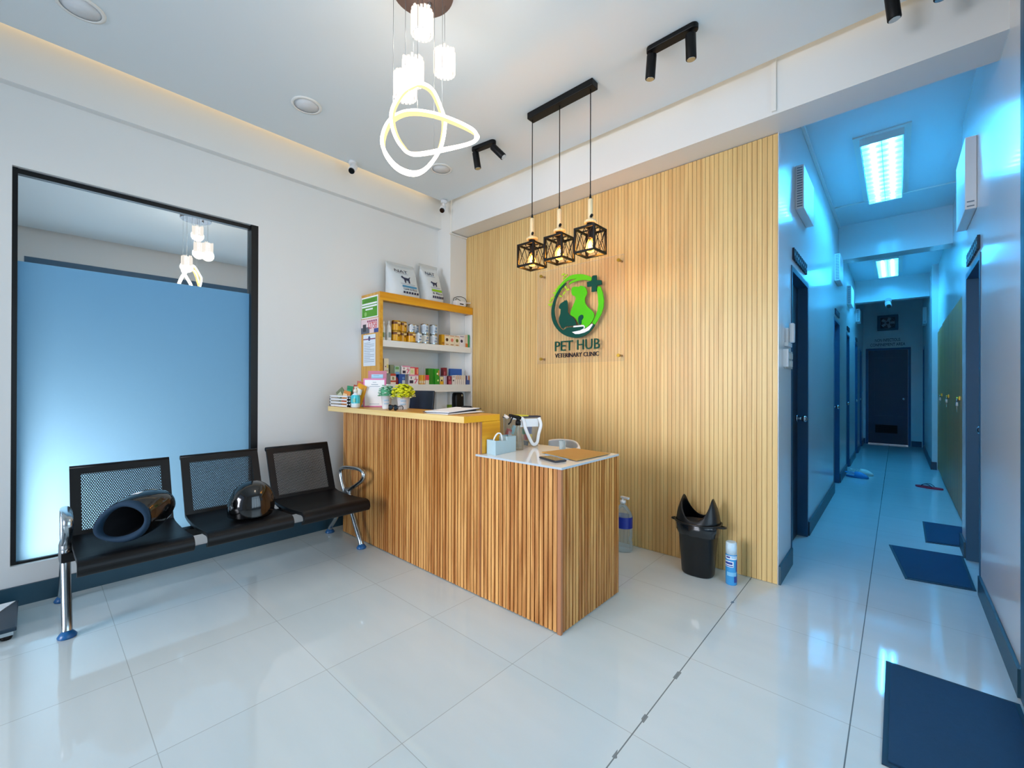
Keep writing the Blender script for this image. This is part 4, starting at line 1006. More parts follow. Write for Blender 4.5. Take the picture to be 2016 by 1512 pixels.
for i in range(36):
    p = rm[i]; o = (p-c0).normalized(); rr = .021+.004*math.sin(3*2*PI*i/36)
    secs.append([p + (o*math.cos(b)*rr*.8 + axis*math.sin(b)*rr) - o*.014 for b in [2*PI*j/12 for j in range(12)]])
secs.append(secs[0]); m.loft(secs); P('neck_padding', m, [K('#0b2e46', .85)], h1)
m = MB().loft([ring(.0, .90), ring(.07, .86), ring(.15, .7, dch=-.03), ring(.19, .3, dch=-.04), ring(.2, .01, dch=-.04)]); P('lining', m, [K('#0a0c14', .9)], h1)
m = MB().obox(c0+axis*.10+chin*-.05+side*-.02, (.02, .03, .03), (.3, .2, .5)); P('red_lining_tag', m, [K('#b01828', .6)], h1)
def on_shell(t, a, s):   # a spot on the shell's skin
    ca, sa = math.cos(a), math.sin(a); k = -.06*min(t/.24, 1)
    return c0+axis*t+chin*(ca*(.158 if ca > 0 else .118)*s+k)+side*(sa*.108*s*(1-.18*max(ca, 0)**2))
def patch(t0, t1, a0, a1, lift, q=6):
    def sc(t):
        for (u0, s0), (u1, s1) in zip(prof, prof[1:]):
            if u0 <= t <= u1: return s0+(s1-s0)*(t-u0)/(u1-u0)
        return .1
    m = MB(); vs = []
    for i in range(q+1):
        for j in range(q+1):
            t = t0+(t1-t0)*i/q; a = a0+(a1-a0)*j/q; vs.append(on_shell(t, a, sc(t)*lift))
    return m.add(vs, [(i*(q+1)+j, (i+1)*(q+1)+j, (i+1)*(q+1)+j+1, i*(q+1)+j+1) for i in range(q) for j in range(q)], 0, True)
# which side of the shell faces the door
sgn = 1 if side.dot(Vector((.8, -.5, .4))) > 0 else -1
aa = sgn*PI*.62
P('sticker', patch(.055, .09, aa-.14, aa+.14, 1.012), M['paper'], h1, label='white sticker')
P('sticker', patch(.05, .075, aa-.72, aa-.50, 1.012), [K('#c8b04a')], h1, label='yellow sticker')
P('stripe', patch(.135, .16, aa-.75, aa+.35, 1.012), [K('#aab0a8')], h1, label='pale grey stripe')

h2 = T('motorcycle_helmet', 'glossy black half helmet standing on the middle seat', 'helmet', (-3.14, .955, ZH))
m = MB(); rings = []
for t, s in ((0, .90), (.02, .96), (.05, 1.0), (.09, 1.0), (.12, .96), (.15, .87), (.175, .75), (.195, .60), (.21, .42), (.218, .22), (.221, .02)):
    rings.append([(-3.14+.125*s*math.cos(a), .955+.132*s*math.sin(a)*(1.0), ZH+.001+t) for a in [2*PI*i/32 for i in range(32)]])
m.loft(rings, caps=(True, True)); P('shell', m, M['blackg'], h2)
m = MB(); rings = []
for t, s in ((.012, 1.035), (.06, 1.05), (.10, 1.02), (.125, .965)):
    rings.append([(-3.14+.125*s*math.cos(a), .955+.132*s*math.sin(a), ZH+t) for a in [-1.75+2.3*i/20 for i in range(21)]])
m.loft(rings, closed=False)
P('visor', m, M['blackg'], h2)
def hp(az, el, r_=1.0): 
    return (-3.14+.127*r_*math.cos(az)*math.cos(el), .955+.134*r_*math.sin(az)*math.cos(el), ZH+.075+.142*r_*math.sin(el))
m = MB()
for i in range(7):    # pale marks of the worn lettering along the brow
    a = -1.15+.22*i
    for (da, de) in ((0, 0), (.07, .05)):
        m.add([hp(a+da, .72-de*.5, 1.012), hp(a+da+.055, .72-de*.5, 1.012), hp(a+da+.055, .80-de, 1.012), hp(a+da, .80-de, 1.012)], [(0, 1, 2, 3)])
P('brow_marks', m, [K('#b8c8dc', .3)], h2)
m = MB().add([hp(.42, .70, 1.014), hp(.60, .70, 1.014), hp(.60, .84, 1.014), hp(.42, .84, 1.014)], [(0, 1, 2, 3)]); P('sticker', m, M['paper'], h2, label='white square sticker')
m = MB().cyl(hp(-1.25, .02, .99), hp(-1.25, .02, 1.07), .014, n=12); P('visor_pivot', m, M['steel'], h2)

# ---- platform scale at the edge of the picture
sc_ = T('platform_scale', 'low pet weighing scale with a white sheet on its platform', 'scale', (-3.52, -.36, 0))
m = MB().box(-3.735, -3.33, -.66, -.055, .045, .066); P('platform', m, [K('#0c2a3c', .3)], sc_, .004)
m = MB().box(-3.725, -3.34, -.65, -.065, .025, .0445); P('frame', m, M['chrome'], sc_)
m = MB().prism([(-3.72, -.60), (-3.50, -.60), (-3.36, -.30), (-3.50, -.17), (-3.72, -.066)], 'xy', .0665, .070); P('sheet', m, M['paper'], sc_)
for x in (-3.70, -3.37):
    for y in (-.63, -.09):
        m = MB().lathe([(.018, 0), (.022, .01), (.016, .025)], (x, y, 0), 14); P('foot', m, M['black'], sc_)
# ================================================================ lamps
CZ = 3.26
cd = T('chandelier', 'lit chandelier with crystal shades and a looping light ring', 'chandelier', (-1.71, 1.26, CZ))
m = MB().lathe([(.148, 0), (.150, .01), (.150, .055), (.14, .06)], (-1.71, 1.25, CZ-.0605), 40); P('canopy', m, [K('#5c4c46', .25, coat=.3)], cd)
m = MB().lathe([(.002, 0), (.008, .004), (.010, .02)], (-1.735, 1.31, CZ-.08), 12); P('canopy_nut', m, M['chrome'], cd)
shades = [(-1.731, 1.262, 3.068), (-1.690, 1.369, 2.915), (-1.805, 1.262, 2.865), (-1.724, 1.162, 2.705)]
for x, y, z in shades:       # z is the middle of the shade
    m = MB().lathe([(.040, -.05), (.041, -.045), (.041, .045), (.03, .05)], (x, y, z), 28); s_ = P('shade', m, M['shadelit'], cd)
    m = MB(); random.seed(int(x*1000)+9)
    for i in range(18):
        a = 2*PI*i/18; ca, sa = math.cos(a), math.sin(a); h = random.uniform(.046, .062)
        m.obox((x+ca*.050, y+sa*.050, z+(h-.052)/2), (.009, .012, h+.052), (0, 0, a))
    P('crystal_rods', m, M['crystal'], s_)
    m = MB().tube([(x+.0405*math.cos(2*PI*i/28), y+.0405*math.sin(2*PI*i/28), z-.051) for i in range(28)], .002, 6, True); P('rim', m, M['steel'], s_)
    m = MB().cyl((x, y, z+.05), (x, y, CZ-.061), .0013, n=6); P('cord', m, M['steel'], cd)
RP = [(-1.642,1.19,2.69),(-1.628,1.249,2.678),(-1.621,1.301,2.593),(-1.627,1.317,2.544),(-1.633,1.296,2.432),(-1.65,1.238,2.328),(-1.667,1.175,2.279),(-1.708,1.112,2.295),(-1.756,1.078,2.366),(-1.791,1.086,2.448),(-1.802,1.125,2.544),(-1.783,1.174,2.6),(-1.73,1.218,2.611),(-1.639,1.264,2.582),(-1.537,1.306,2.526),(-1.456,1.343,2.47),(-1.438,1.356,2.441),(-1.475,1.355,2.426),(-1.582,1.307,2.418),(-1.727,1.217,2.407),(-1.777,1.182,2.45),(-1.788,1.144,2.514),(-1.763,1.119,2.578),(-1.705,1.128,2.64),(-1.659,1.154,2.67)]
ctr = Vector((-1.66, 1.22, 2.5))
pts = smooth_closed(RP, 6); secs = []
for i, p in enumerate(pts):
    d = (pts[(i+1) % len(pts)]-pts[i-1]).normalized(); o = (p-ctr); o = (o-d*o.dot(d)).normalized(); b = d.cross(o)
    secs.append([p+o*u_+b*v_ for u_, v_ in ((.008, -.0125), (.008, .0125), (-.008, .0125), (-.008, -.0125))])
secs.append(secs[0])
m = MB(); n = len(secs)
for k in range(n-1):
    for j in range(4):
        a, b = secs[k], secs[k+1]; j2 = (j+1) % 4
        m.add([a[j], a[j2], b[j2], b[j]], [(0, 1, 2, 3)], 1 if j == 2 else 0)
P('light_ring', m, [M['ring'], M['ringside']], cd)
for x, y, z in ((-1.759, 1.119, 2.59), (-1.70, 1.215, 2.62), (-1.636, 1.264, 2.42), (-1.60, 1.283, 2.56)):
    m = MB().cyl((x, y, z), (x, y, CZ-.061), .0010, n=6); P('cord', m, M['steel'], cd)

pd = T('pendant_lamp', 'black ceiling bar with three hanging caged bulbs', 'lamp', (-1.72, 2.40, CZ))
m = MB().box(-1.985, -1.445, 2.365, 2.435, CZ-.046, CZ-.0005); P('ceiling_bar', m, M['black'], pd, .004)
for x in (-1.965, -1.724, -1.479):
    y = 2.401
    m = MB().cyl((x, y, 2.515), (x, y, CZ-.046), .0032, n=8).lathe([(.009, 2.50), (.007, 2.52), (.003, 2.54)], (x, y, 0), 12); P('cord', m, M['black'], pd)
    m = MB().lathe([(.016, 2.365), (.0165, 2.40), (.0155, 2.50), (.012, 2.505)], (x, y, 0), 18); st = P('wooden_stem', m, M['capw'], pd)
    m = MB().lathe([(.034, 2.348), (.041, 2.352), (.041, 2.362), (.034, 2.366)], (x, y, 0), 24); P('wooden_disc', m, M['capw'], st)
    m = MB().cyl((x+.012, y-.012, 2.385), (x+.030, y-.030, 2.385), .009, n=10).cyl((x-.012, y+.012, 2.385), (x-.03, y+.03, 2.385), .009, n=10); P('turn_knob', m, M['black'], st)
    m = MB().lathe([(.024, 2.345), (.024, 2.315), (.018, 2.312), (.018, 2.255), (.014, 2.25)], (x, y, 0), 16); P('socket', m, M['black'], pd)
    m = MB(); s = .071; z0, z1, t = 2.148, 2.312, .0062
    for sx in (-1, 1):
        for sy in (-1, 1): m.obox((x+sx*s, y+sy*s, (z0+z1)/2), (2*t, 2*t, z1-z0))
        for z in (z0+t, z1-t):
            m.obox((x+sx*s, y, z), (2*t, 2*s-2*t, 2*t)); m.obox((x, y+sx*s, z), (2*s-2*t, 2*t, 2*t))
    for k in (-1, 1): m.obox((x+k*s/2+.0, y, z1-t), (s-t, .010, .006)); m.obox((x, y+k*s/2, z1-t), (.010, s-t, .006))
    cg = P('cage', m, M['black'], pd)
    m = MB()
    for sx in (-1, 1):
        for a, b in (((-.9, 1), (.0, -1)), ((.0, 1), (-.9, -1)), ((.0, 1), (.9, -1)), ((.9, 1), (.0, -1)), ((-.35, 1), (-.35, -1)), ((.35, 1), (.35, -1))):
            if a[0] == b[0]: continue
            za, zb = (z1-2*t if a[1] > 0 else z0+2*t), (z1-2*t if b[1] > 0 else z0+2*t)
            m.cyl((x+sx*s, y+a[0]*s, za), (x+sx*s, y+b[0]*s, zb), .0022, n=6); m.cyl((x+a[0]*s, y+sx*s, za), (x+b[0]*s, y+sx*s, zb), .0022, n=6)
    P('cage_wires', m, M['black'], cg)
    m = MB().lathe([(.013, 2.25), (.016, 2.235), (.026, 2.205), (.029, 2.185), (.022, 2.165), (.004, 2.156)], (x, y, 0), 20); bu = P('bulb', m, M['bulbglass'], pd)
    m = MB().lathe([(.004, 2.235), (.013, 2.215), (.015, 2.19), (.008, 2.175)], (x, y, 0), 12); P('filament', m, M['bulb'], bu)

def spot_bar(x0, x1, y, ang, heads, label):
    c = ((x0+x1)/2, y, CZ); s = T('ceiling_spotlight', label, 'lamp', c, 'black ceiling spotlights')
    L = x1-x0; m = MB(); r_ = .028; out = []
    for i in range(13): a = -PI/2+PI*i/12; out.append((L/2-r_+r_*math.cos(a), r_*math.sin(a)))
    for i in range(13): a = PI/2+PI*i/12; out.append((-L/2+r_+r_*math.cos(a), r_*math.sin(a)))
    m.prism(out, 'xy', -.030, -.0005).rot(ang).move(c); P('ceiling_bar', m, M['black'], s, .004)
    for f_, tilt in heads:
        q = Vector(c)+Vector((f_*L*math.cos(ang), f_*L*math.sin(ang), -.03)); tv = Vector(tilt).normalized()
        m = MB().cyl(q, q+Vector((0, 0, -.022)), .006, n=10); P('swivel', m, M['black'], s)
        a = q+Vector((0, 0, -.020)); m = MB().cyl(a-tv*.004, a+tv*.125, .0275, n=24); hd_ = P('lamp_head', m, M['black'], s, .002)
        m = MB().cyl(a+tv*.1252, a+tv*.128, .022, n=20); P('lens', m, M['chrome'], hd_)
spot_bar(-1.09, -.80, 2.386, 0, ((-.40, (-.10, .05, -1)), (.36, (0, .08, -1))), 'black ceiling spotlight bar with both heads down, before the hallway')
spot_bar(-2.625, -2.39, 2.44, .14, ((-.36, (.12, .1, -1)), (.40, (.62, .35, -.75))), 'black ceiling spotlight bar with one head turned aside, by the corner')
spot_bar(-.08, .20, 2.78, 0, ((.32, (.0, .0, -1)), (-.3, (.1, .1, -1))), 'black ceiling spotlight bar at the top edge, nearest the hallway')

for i, (x, y, lab) in enumerate(((-3.165, .155, 'round unlit ceiling downlight nearest the shop window'), (-3.085, 1.27, 'round unlit ceiling downlight between the other two'), (-3.08, 2.46, 'round unlit ceiling downlight behind the light ring'))):
    d = T('downlight', lab, 'lamp', (x, y, CZ), 'round ceiling downlights')
    m = MB().lathe([(.098, -.0005), (.098, -.006), (.082, -.009), (.080, -.006)], (x, y, CZ), 40, capb=False, capt=False); P('rim', m, M['white'], d)
    m = MB().lathe([(.001, -.0045), (.0815, -.0045), (.0815, -.0006)], (x, y, CZ), 40, capb=False); P('diffuser', m, [K('#e2e6ea', .5)], d)

def cctv(c, mount, aim, label, k=1.0):
    c = Vector(c); s = T('security_camera', label, 'security camera', mount, 'small white security cameras'); mo_ = Vector(mount); aim = Vector(aim).normalized()
    m = MB().cyl(mo_, mo_+(c-mo_)*.35, .034*k, .032*k, n=20); P('mount', m, M['wplast'], s)
    m = MB().tube([mo_+(c-mo_)*.3, c-aim*.02], .014*k, 10); P('arm', m, M['wplast'], s)
    m = MB().cyl(c-aim*.045*k, c+aim*.045*k, .030*k, n=22); b = P('body', m, M['wplast'], s, .003)
    m = MB().cyl(c+aim*.0452*k, c+aim*.056*k, .027*k, .024*k, n=20); P('lens', m, M['blackg'], b)
cctv((-3.555, 1.862, 3.195), (-3.565, 1.862, 3.2595), (.45, -.5, -.75), 'white security camera on the ceiling above the bench wall')
cctv((-3.60, 2.90, 3.175), (-3.58, 2.90, 3.2595), (.45, -.6, -.7), 'white security camera in the ceiling corner by the column')
cctv((-.12, 9.93, 2.72), (-.12, 10.02, 2.809), (.1, -.8, -.6), 'white security camera under the far hallway beam', 1.35)

def troffer(x0, x1, y0, y1, z, label):
    c = ((x0+x1)/2, (y0+y1)/2, z); s = T('ceiling_light', label, 'lamp', c, 'hallway ceiling lights')
    m = MB().box(x0-.05, x0, y0-.05, y1+.05, z-.012, z-.001).box(x1, x1+.05, y0-.05, y1+.05, z-.012, z-.001).box(x0, x1, y0-.05, y0, z-.012, z-.001).box(x0, x1, y1, y1+.05, z-.012, z-.001); m.box(x0-.006, x0-.001, y0-.006, y1+.006, z-.072, z-.012).box(x1+.001, x1+.006, y0-.006, y1+.006, z-.072, z-.012).box(x0-.001, x1+.001, y0-.006, y0-.001, z-.072, z-.012).box(x0-.001, x1+.001, y1+.001, y1+.006, z-.072, z-.012); P('frame', m, M['white'], s)  # side walls below the frame are added to keep tube light off the ceiling
    m = MB().box(x0, x1, y0, y1, z-.004, z-.001); P('reflector', m, M['reflector'], s)
    for k in (.27, .73):
        x = x0+(x1-x0)*k; m = MB().cyl((x, y0+.04, z-.030), (x, y1-.04, z-.030), .013, n=12); P('tube', m, M['tube'], s)
    m = MB(); n = 13
    for i in range(n+1):
        y = y0+(y1-y0)*i/n; m.box(x0, x1, y-.002, y+.002, z-.065, z-.045)
    for x in (x0+.002, (x0+x1)/2, x1-.002): m.box(x-.002, x+.002, y0, y1, z-.065, z-.046)
    P('louver', m, M['louver'], s)
troffer(-.235, .035, 4.68, 6.22, 3.40, 'lit louvred ceiling light at the near end of the hallway')
troffer(-.235, .008, 8.25, 9.55, 3.20, 'lit louvred ceiling light further down the hallway')
# ================================================================ sign on the slat wall
LT = [(-2.209, 2.259), (-2.153, 2.277), (-2.088, 2.275), (-2.026, 2.262), (-1.973, 2.238), (-1.947, 2.218), (-1.955, 2.195), (-2.008, 2.211), (-2.061, 2.217), (-2.116, 2.213), (-2.162, 2.205), (-2.18, 2.196), (-2.171, 2.218), (-2.134, 2.231), (-2.102, 2.238), (-2.162, 2.24), (-2.209, 2.232), (-2.247, 2.206), (-2.295, 2.166), (-2.334, 2.115), (-2.344, 2.117), (-2.314, 2.169), (-2.266, 2.221)]
LR = [(-1.895, 2.115), (-1.887, 2.136), (-1.862, 2.132), (-1.841, 2.077), (-1.83, 2.01), (-1.835, 1.952), (-1.853, 1.903), (-1.886, 1.854), (-1.916, 1.816), (-1.942, 1.834), (-1.912, 1.879), (-1.891, 1.929), (-1.882, 1.987), (-1.887, 2.054)]
DR = [(-2.213, 2.22), (-2.285, 2.172), (-2.334, 2.107), (-2.368, 2.023), (-2.375, 1.96), (-2.363, 1.894), (-2.323, 1.826), (-2.265, 1.773), (-2.198, 1.737), (-2.114, 1.717), (-2.042, 1.721), (-1.98, 1.747), (-1.937, 1.785), (-1.916, 1.813), (-1.937, 1.822), (-1.972, 1.791), (-2.015, 1.769), (-2.069, 1.758), (-2.096, 1.754), (-2.133, 1.771), (-2.06, 1.78), (-2.024, 1.792), (-2.02, 1.807), (-2.033, 1.812), (-2.096, 1.81), (-2.151, 1.815), (-2.207, 1.812), (-2.245, 1.795), (-2.294, 1.839), (-2.328, 1.906), (-2.34, 1.964), (-2.339, 2.02), (-2.319, 2.089), (-2.275, 2.155), (-2.223, 2.202)]
DOG = [(-2.152, 2.16), (-2.129, 2.172), (-2.079, 2.163), (-2.061, 2.17), (-2.025, 2.157), (-2.003, 2.131), (-1.994, 2.099), (-2.003, 2.078), (-2.016, 2.057), (-2.016, 2.019), (-1.99, 1.978), (-1.946, 1.939), (-1.925, 1.91), (-1.925, 1.881), (-1.942, 1.849), (-1.98, 1.811), (-2.016, 1.791), (-2.02, 1.811), (-2.038, 1.824), (-2.06, 1.833), (-2.078, 1.835), (-2.096, 1.868), (-2.124, 1.901), (-2.161, 1.921), (-2.164, 1.952), (-2.143, 1.996), (-2.115, 2.047), (-2.111, 2.069), (-2.12, 2.086), (-2.143, 2.097), (-2.155, 2.122)]
CAT = [(-2.288, 2.014), (-2.27, 2.039), (-2.232, 2.054), (-2.222, 2.065), (-2.213, 2.056), (-2.205, 2.066), (-2.194, 2.049), (-2.189, 2.017), (-2.187, 1.986), (-2.189, 1.955), (-2.175, 1.93), (-2.142, 1.907), (-2.115, 1.877), (-2.101, 1.845), (-2.101, 1.826), (-2.151, 1.826), (-2.207, 1.828), (-2.241, 1.807), (-2.26, 1.82), (-2.284, 1.87), (-2.286, 1.91), (-2.27, 1.948), (-2.267, 1.987), (-2.285, 1.997)]
TAIL = [(-2.051, 1.913), (-2.032, 1.907), (-2.029, 1.884), (-2.047, 1.863), (-2.047, 1.84), (-2.06, 1.826), (-2.076, 1.843), (-2.08, 1.874), (-2.074, 1.9)]
HAND = [(-2.128, 1.81), (-2.128, 1.824), (-2.024, 1.823), (-2.009, 1.808), (-2.016, 1.784), (-1.972, 1.806), (-1.942, 1.826), (-1.93, 1.818), (-1.967, 1.772), (-2.015, 1.755), (-2.069, 1.747), (-2.11, 1.75), (-2.144, 1.771), (-2.06, 1.778), (-2.02, 1.793), (-2.024, 1.809)]
PLUS = [(-1.943, 2.23), (-1.93, 2.236), (-1.9, 2.233), (-1.9, 2.193), (-1.854, 2.184), (-1.849, 2.148), (-1.895, 2.145), (-1.9, 2.097), (-1.947, 2.098), (-1.945, 2.145), (-1.99, 2.148), (-1.993, 2.19), (-1.943, 2.193)]
LEAF = [(-2.247, 2.301), (-2.218, 2.286), (-2.235, 2.269), (-2.3, 2.198), (-2.322, 2.178), (-2.261, 2.173), (-2.218, 2.178), (-2.194, 2.155), (-2.235, 2.132), (-2.369, 2.102), (-2.386, 2.082), (-2.399, 2.043), (-2.375, 2.048), (-2.273, 2.107), (-2.344, 2.149)]
ys = 3.195
sg = T('clinic_sign', 'clear acrylic sign with green cat and dog emblem on the slatted wall', 'sign', (-2.10, YS, 1.50))
m = MB().box(-2.545, -1.652, ys, ys+.008, 1.50, 2.368); P('acrylic_panel', m, clear('sign_acrylic', '#fdfcfa', .985), sg, .002)
for x, z in ((-2.50, 1.545), (-1.697, 1.545), (-2.50, 2.325), (-1.697, 2.325)):
    m = MB().cyl((x, ys-.006, z), (x, YS-.0005, z), .009, n=14).cyl((x, ys-.012, z), (x, ys-.001, z), .014, n=16); P('standoff', m, M['brass'], sg)
def cut(name, polys, y0, y1, mt, label=None):
    m = MB()
    for p in polys: m.prism(p, 'xz', y0, y1)
    P(name, m, mt, sg, .0012, label)
def smooth2(p, k=3): return [(v.x, v.z) for v in smooth_closed([(a, 0, b) for a, b in p], k)]
cut('ring_top', [smooth2(LT, 2)], ys-.012, ys-.001, M['ltgreen2'], 'lime green upper arc')
cut('ring_side', [LR], ys-.012, ys-.001, M['ltgreen'], 'green arc on the cross side')
cut('ring_base', [smooth2(DR, 2)], ys-.014, ys-.001, M['dkgreen'], 'dark green arc with a hand')
cut('dog_shape', [smooth2(DOG, 2)], ys-.010, ys-.001, M['ltgreen'], 'bright green dog silhouette')
cut('cat_shape', [CAT], ys-.016, ys-.0105, M['dkgreen'], 'dark green cat silhouette')
cut('cat_tail', [smooth2(TAIL, 2)], ys-.016, ys-.0105, M['dkgreen'])
cut('hand_outline', [HAND], ys-.018, ys-.0145, M['paper'], 'white hand outline')
cut('cross', [PLUS], ys-.016, ys-.001, M['dkgreen'], 'dark green cross')
m = MB(); random.seed(5)
m.tube([(-2.21, ys-.004, 2.262), (-2.27, ys-.004, 2.222), (-2.33, ys-.004, 2.155), (-2.37, ys-.004, 2.08), (-2.388, ys-.004, 2.02)], .003, 6)
for x, z in LEAF:
    a = random.uniform(-.9, .9); c, s = math.cos(a), math.sin(a); p = []
    for i in range(12):
        t = 2*PI*i/12; u_, v_ = .019*math.cos(t), .008*math.sin(t)*(1-.3*math.cos(t)); p.append((x+u_*c-v_*s, z+u_*s+v_*c))
    m.prism(p, 'xz', ys-.007, ys-.001)
P('leaf_sprig', m, M['leafy'], sg)
fr = lambda x0, z0: (lambda u_, v_, w_: (x0+u_, ys-.0008-w_, z0+v_))
for wd_, x0, w_, z0, h_, dp, mt in (('PET', -2.334, .194, 1.61, .088, .012, 'dkgreen'), ('HUB', -2.094, .225, 1.61, .088, .012, 'dkgreen'), ('VETERINARY', -2.334, .286, 1.55, .038, .008, 'lettblack'), ('CLINIC', -2.030, .150, 1.55, .038, .008, 'lettblack')):
    m = MB().text(wd_, w_, h_, fr(x0, z0), dp); P('lettering', m, M[mt], sg)

# ================================================================ floor things by the slat wall
bn = T('waste_bin', 'black plastic waste bin with open hooded top against the slat wall', 'bin', (-1.03, 3.085, 0))
bx_, by_ = -1.03, 3.085
def oval(r, z, k=.82, n=32, sq=.8): return [(bx_+r*math.copysign(abs(math.cos(t))**sq, math.cos(t)), by_+r*k*math.copysign(abs(math.sin(t))**sq, math.sin(t)), z) for t in [2*PI*i/n for i in range(n)]]
m = MB().loft([oval(.098, .001), oval(.104, .012), oval(.128, .33), oval(.136, .335), oval(.136, .352), oval(.122, .352), oval(.095, .02)], caps=(True, False)); P('body', m, M['bin'], bn)
m = MB(); random.seed(2)
for k, (r_, z) in enumerate(((.1335, .345), (.141, .335), (.139, .30), (.132, .272))): pass
rg = []
for r_, z, j in ((.139, .357, .002), (.1415, .352, .002), (.142, .325, .004), (.138, .30, .005), (.133, .278, .004)):
    o_ = oval(r_, z); rg.append([(p[0]+random.uniform(-j, j), p[1]+random.uniform(-j, j), p[2]+random.uniform(-j, j)) for p in o_])
m.loft(rg); P('bag_liner', m, M['liner'], bn)
# hood: a collar whose rim rises into two horns, front and back cut away
rg = []
for k in range(7):
    t = k/6; row = []
    for i in range(48):
        a = 2*PI*i/48; horn = abs(math.cos(a))**1.9; z = .358 + t*(.022+.150*horn)
        r_ = .142-.034*t*(z-.358)/.178 - .010*t
        row.append((bx_+r_*math.copysign(abs(math.cos(a))**.85, math.cos(a)), by_+r_*.82*math.copysign(abs(math.sin(a))**.85, math.sin(a)), z))
    rg.append(row)
m = MB().loft([oval(.150, .352), oval(.152, .362), oval(.144, .366)] ); m.loft(rg)
o = P('hood', m, M['bin'], bn); sd = o.modifiers.new('wall', 'SOLIDIFY'); sd.thickness = .004
for k in (-1, 1):
    m = MB().tube(smooth_open([(bx_+k*.140, by_-.035, .352), (bx_+k*.172, by_-.02, .352), (bx_+k*.174, by_+.02, .345), (bx_+k*.14, by_+.035, .340)], 5), .008, 8); P('handle', m, M['bin'], bn)

sp_ = T('spray_can', 'blue and white disinfectant spray can beside the waste bin', 'spray can', (-.812, 3.065, 0))
x, y = -.812, 3.065
m = MB().lathe([(.032, 0), (.034, .003), (.0345, .19), (.033, .197)], (x, y, 0), 26); P('can', m, [K('#3f9fe0', .25)], sp_)
m = MB().lathe([(.0332, .1971), (.0335, .24), (.032, .272), (.028, .275)], (x, y, 0), 26).box(x-.012, x+.012, y-.034, y-.030, .235, .262); P('cap', m, [K('#c6e2f2', .35)], sp_)
m = MB(); da = math.atan2(-y, -x)
def skin(a0, a1, z0, z1, r_, mi):
    q = 8; vs = []
    for i in range(q+1):
        a = da+a0+(a1-a0)*i/q; vs += [(x+r_*math.cos(a), y+r_*math.sin(a), z0), (x+r_*math.cos(a), y+r_*math.sin(a), z1)]
    m.add(vs, [(2*i, 2*i+2, 2*i+3, 2*i+1) for i in range(q)], mi, True)
skin(-1.1, 1.1, .168, .190, .0350, 0); skin(-1.3, .4, .118, .156, .0350, 0); skin(-1.2, .2, .135, .150, .0354, 1); skin(-1.2, .3, .122, .128, .0354, 1); skin(-.9, -.2, .176, .186, .0354, 1); skin(.0, .9, .178, .185, .0354, 2)
skin(-.8, .9, .06, .085, .0350, 2); skin(.5, 1.4, .02, .06, .0350, 1); skin(.9, 1.35, .09, .16, .0350, 1)
P('label', m, [K('#e4eef6'), K('#2a4aa0'), K('#7cc4ee')], sp_)

jug = T('alcohol_bottle', 'clear gallon bottle with white pump half hidden by the desk', 'bottle', (-1.615, 3.115, 0)); x, y = -1.615, 3.115
m = MB().lathe([(.070, .001), (.076, .008), (.076, .07), (.071, .09), (.076, .11), (.076, .27), (.066, .30), (.035, .345), (.020, .36), (.020, .375)], (x, y, 0), 30, sy=.85); P('bottle', m, M['glass'], jug)
m = MB().lathe([(.0765, .185), (.0768, .272)], (x, y, 0), 30, sy=.853, capb=False, capt=False)
m.obox((x+.052, y-.040, .225), (.018, .004, .05), (0, 0, .75), 1); P('label', m, [K('#1c3090', .3), M['paper']], jug)
m = MB().lathe([(.023, .37), (.023, .392), (.008, .394), (.008, .41)], (x, y, 0), 18).obox((x+.020, y-.004, .416), (.072, .020, .014), (0, 0, -.2)); P('pump', m, M['wplast'], jug)

# ================================================================ hallway things
for i, (poly, lab) in enumerate((([(-.04, 1.95), (.372, 1.95), (.372, 2.69), (-.04, 2.69)], 'navy door mat nearest, before the glass entrance'),
                                 ([(.039, 3.926), (.372, 3.99), (.372, 4.737), (-.052, 4.676)], 'navy door mat set askew at the blue framed doorway'),
                                 ([(.174, 4.958), (.372, 5.0), (.444, 5.0), (.444, 5.715), (.179, 5.70)], 'navy door mat furthest in, before the lockers'))):
    cx = sum(p[0] for p in poly)/len(poly); cy = sum(p[1] for p in poly)/len(poly)
    t_ = T('door_mat', lab, 'mat', (cx, cy, 0), 'navy floor mats along the hallway')
    m = MB().prism(poly, 'xy', .0005, .005); P('rubber_edge', m, M['matedge'], t_)
    m = MB().prism([(cx+(a-cx)*.92, cy+(b-cy)*.94) for a, b in poly], 'xy', .0051, .010); P('pile', m, M['mat'], t_)

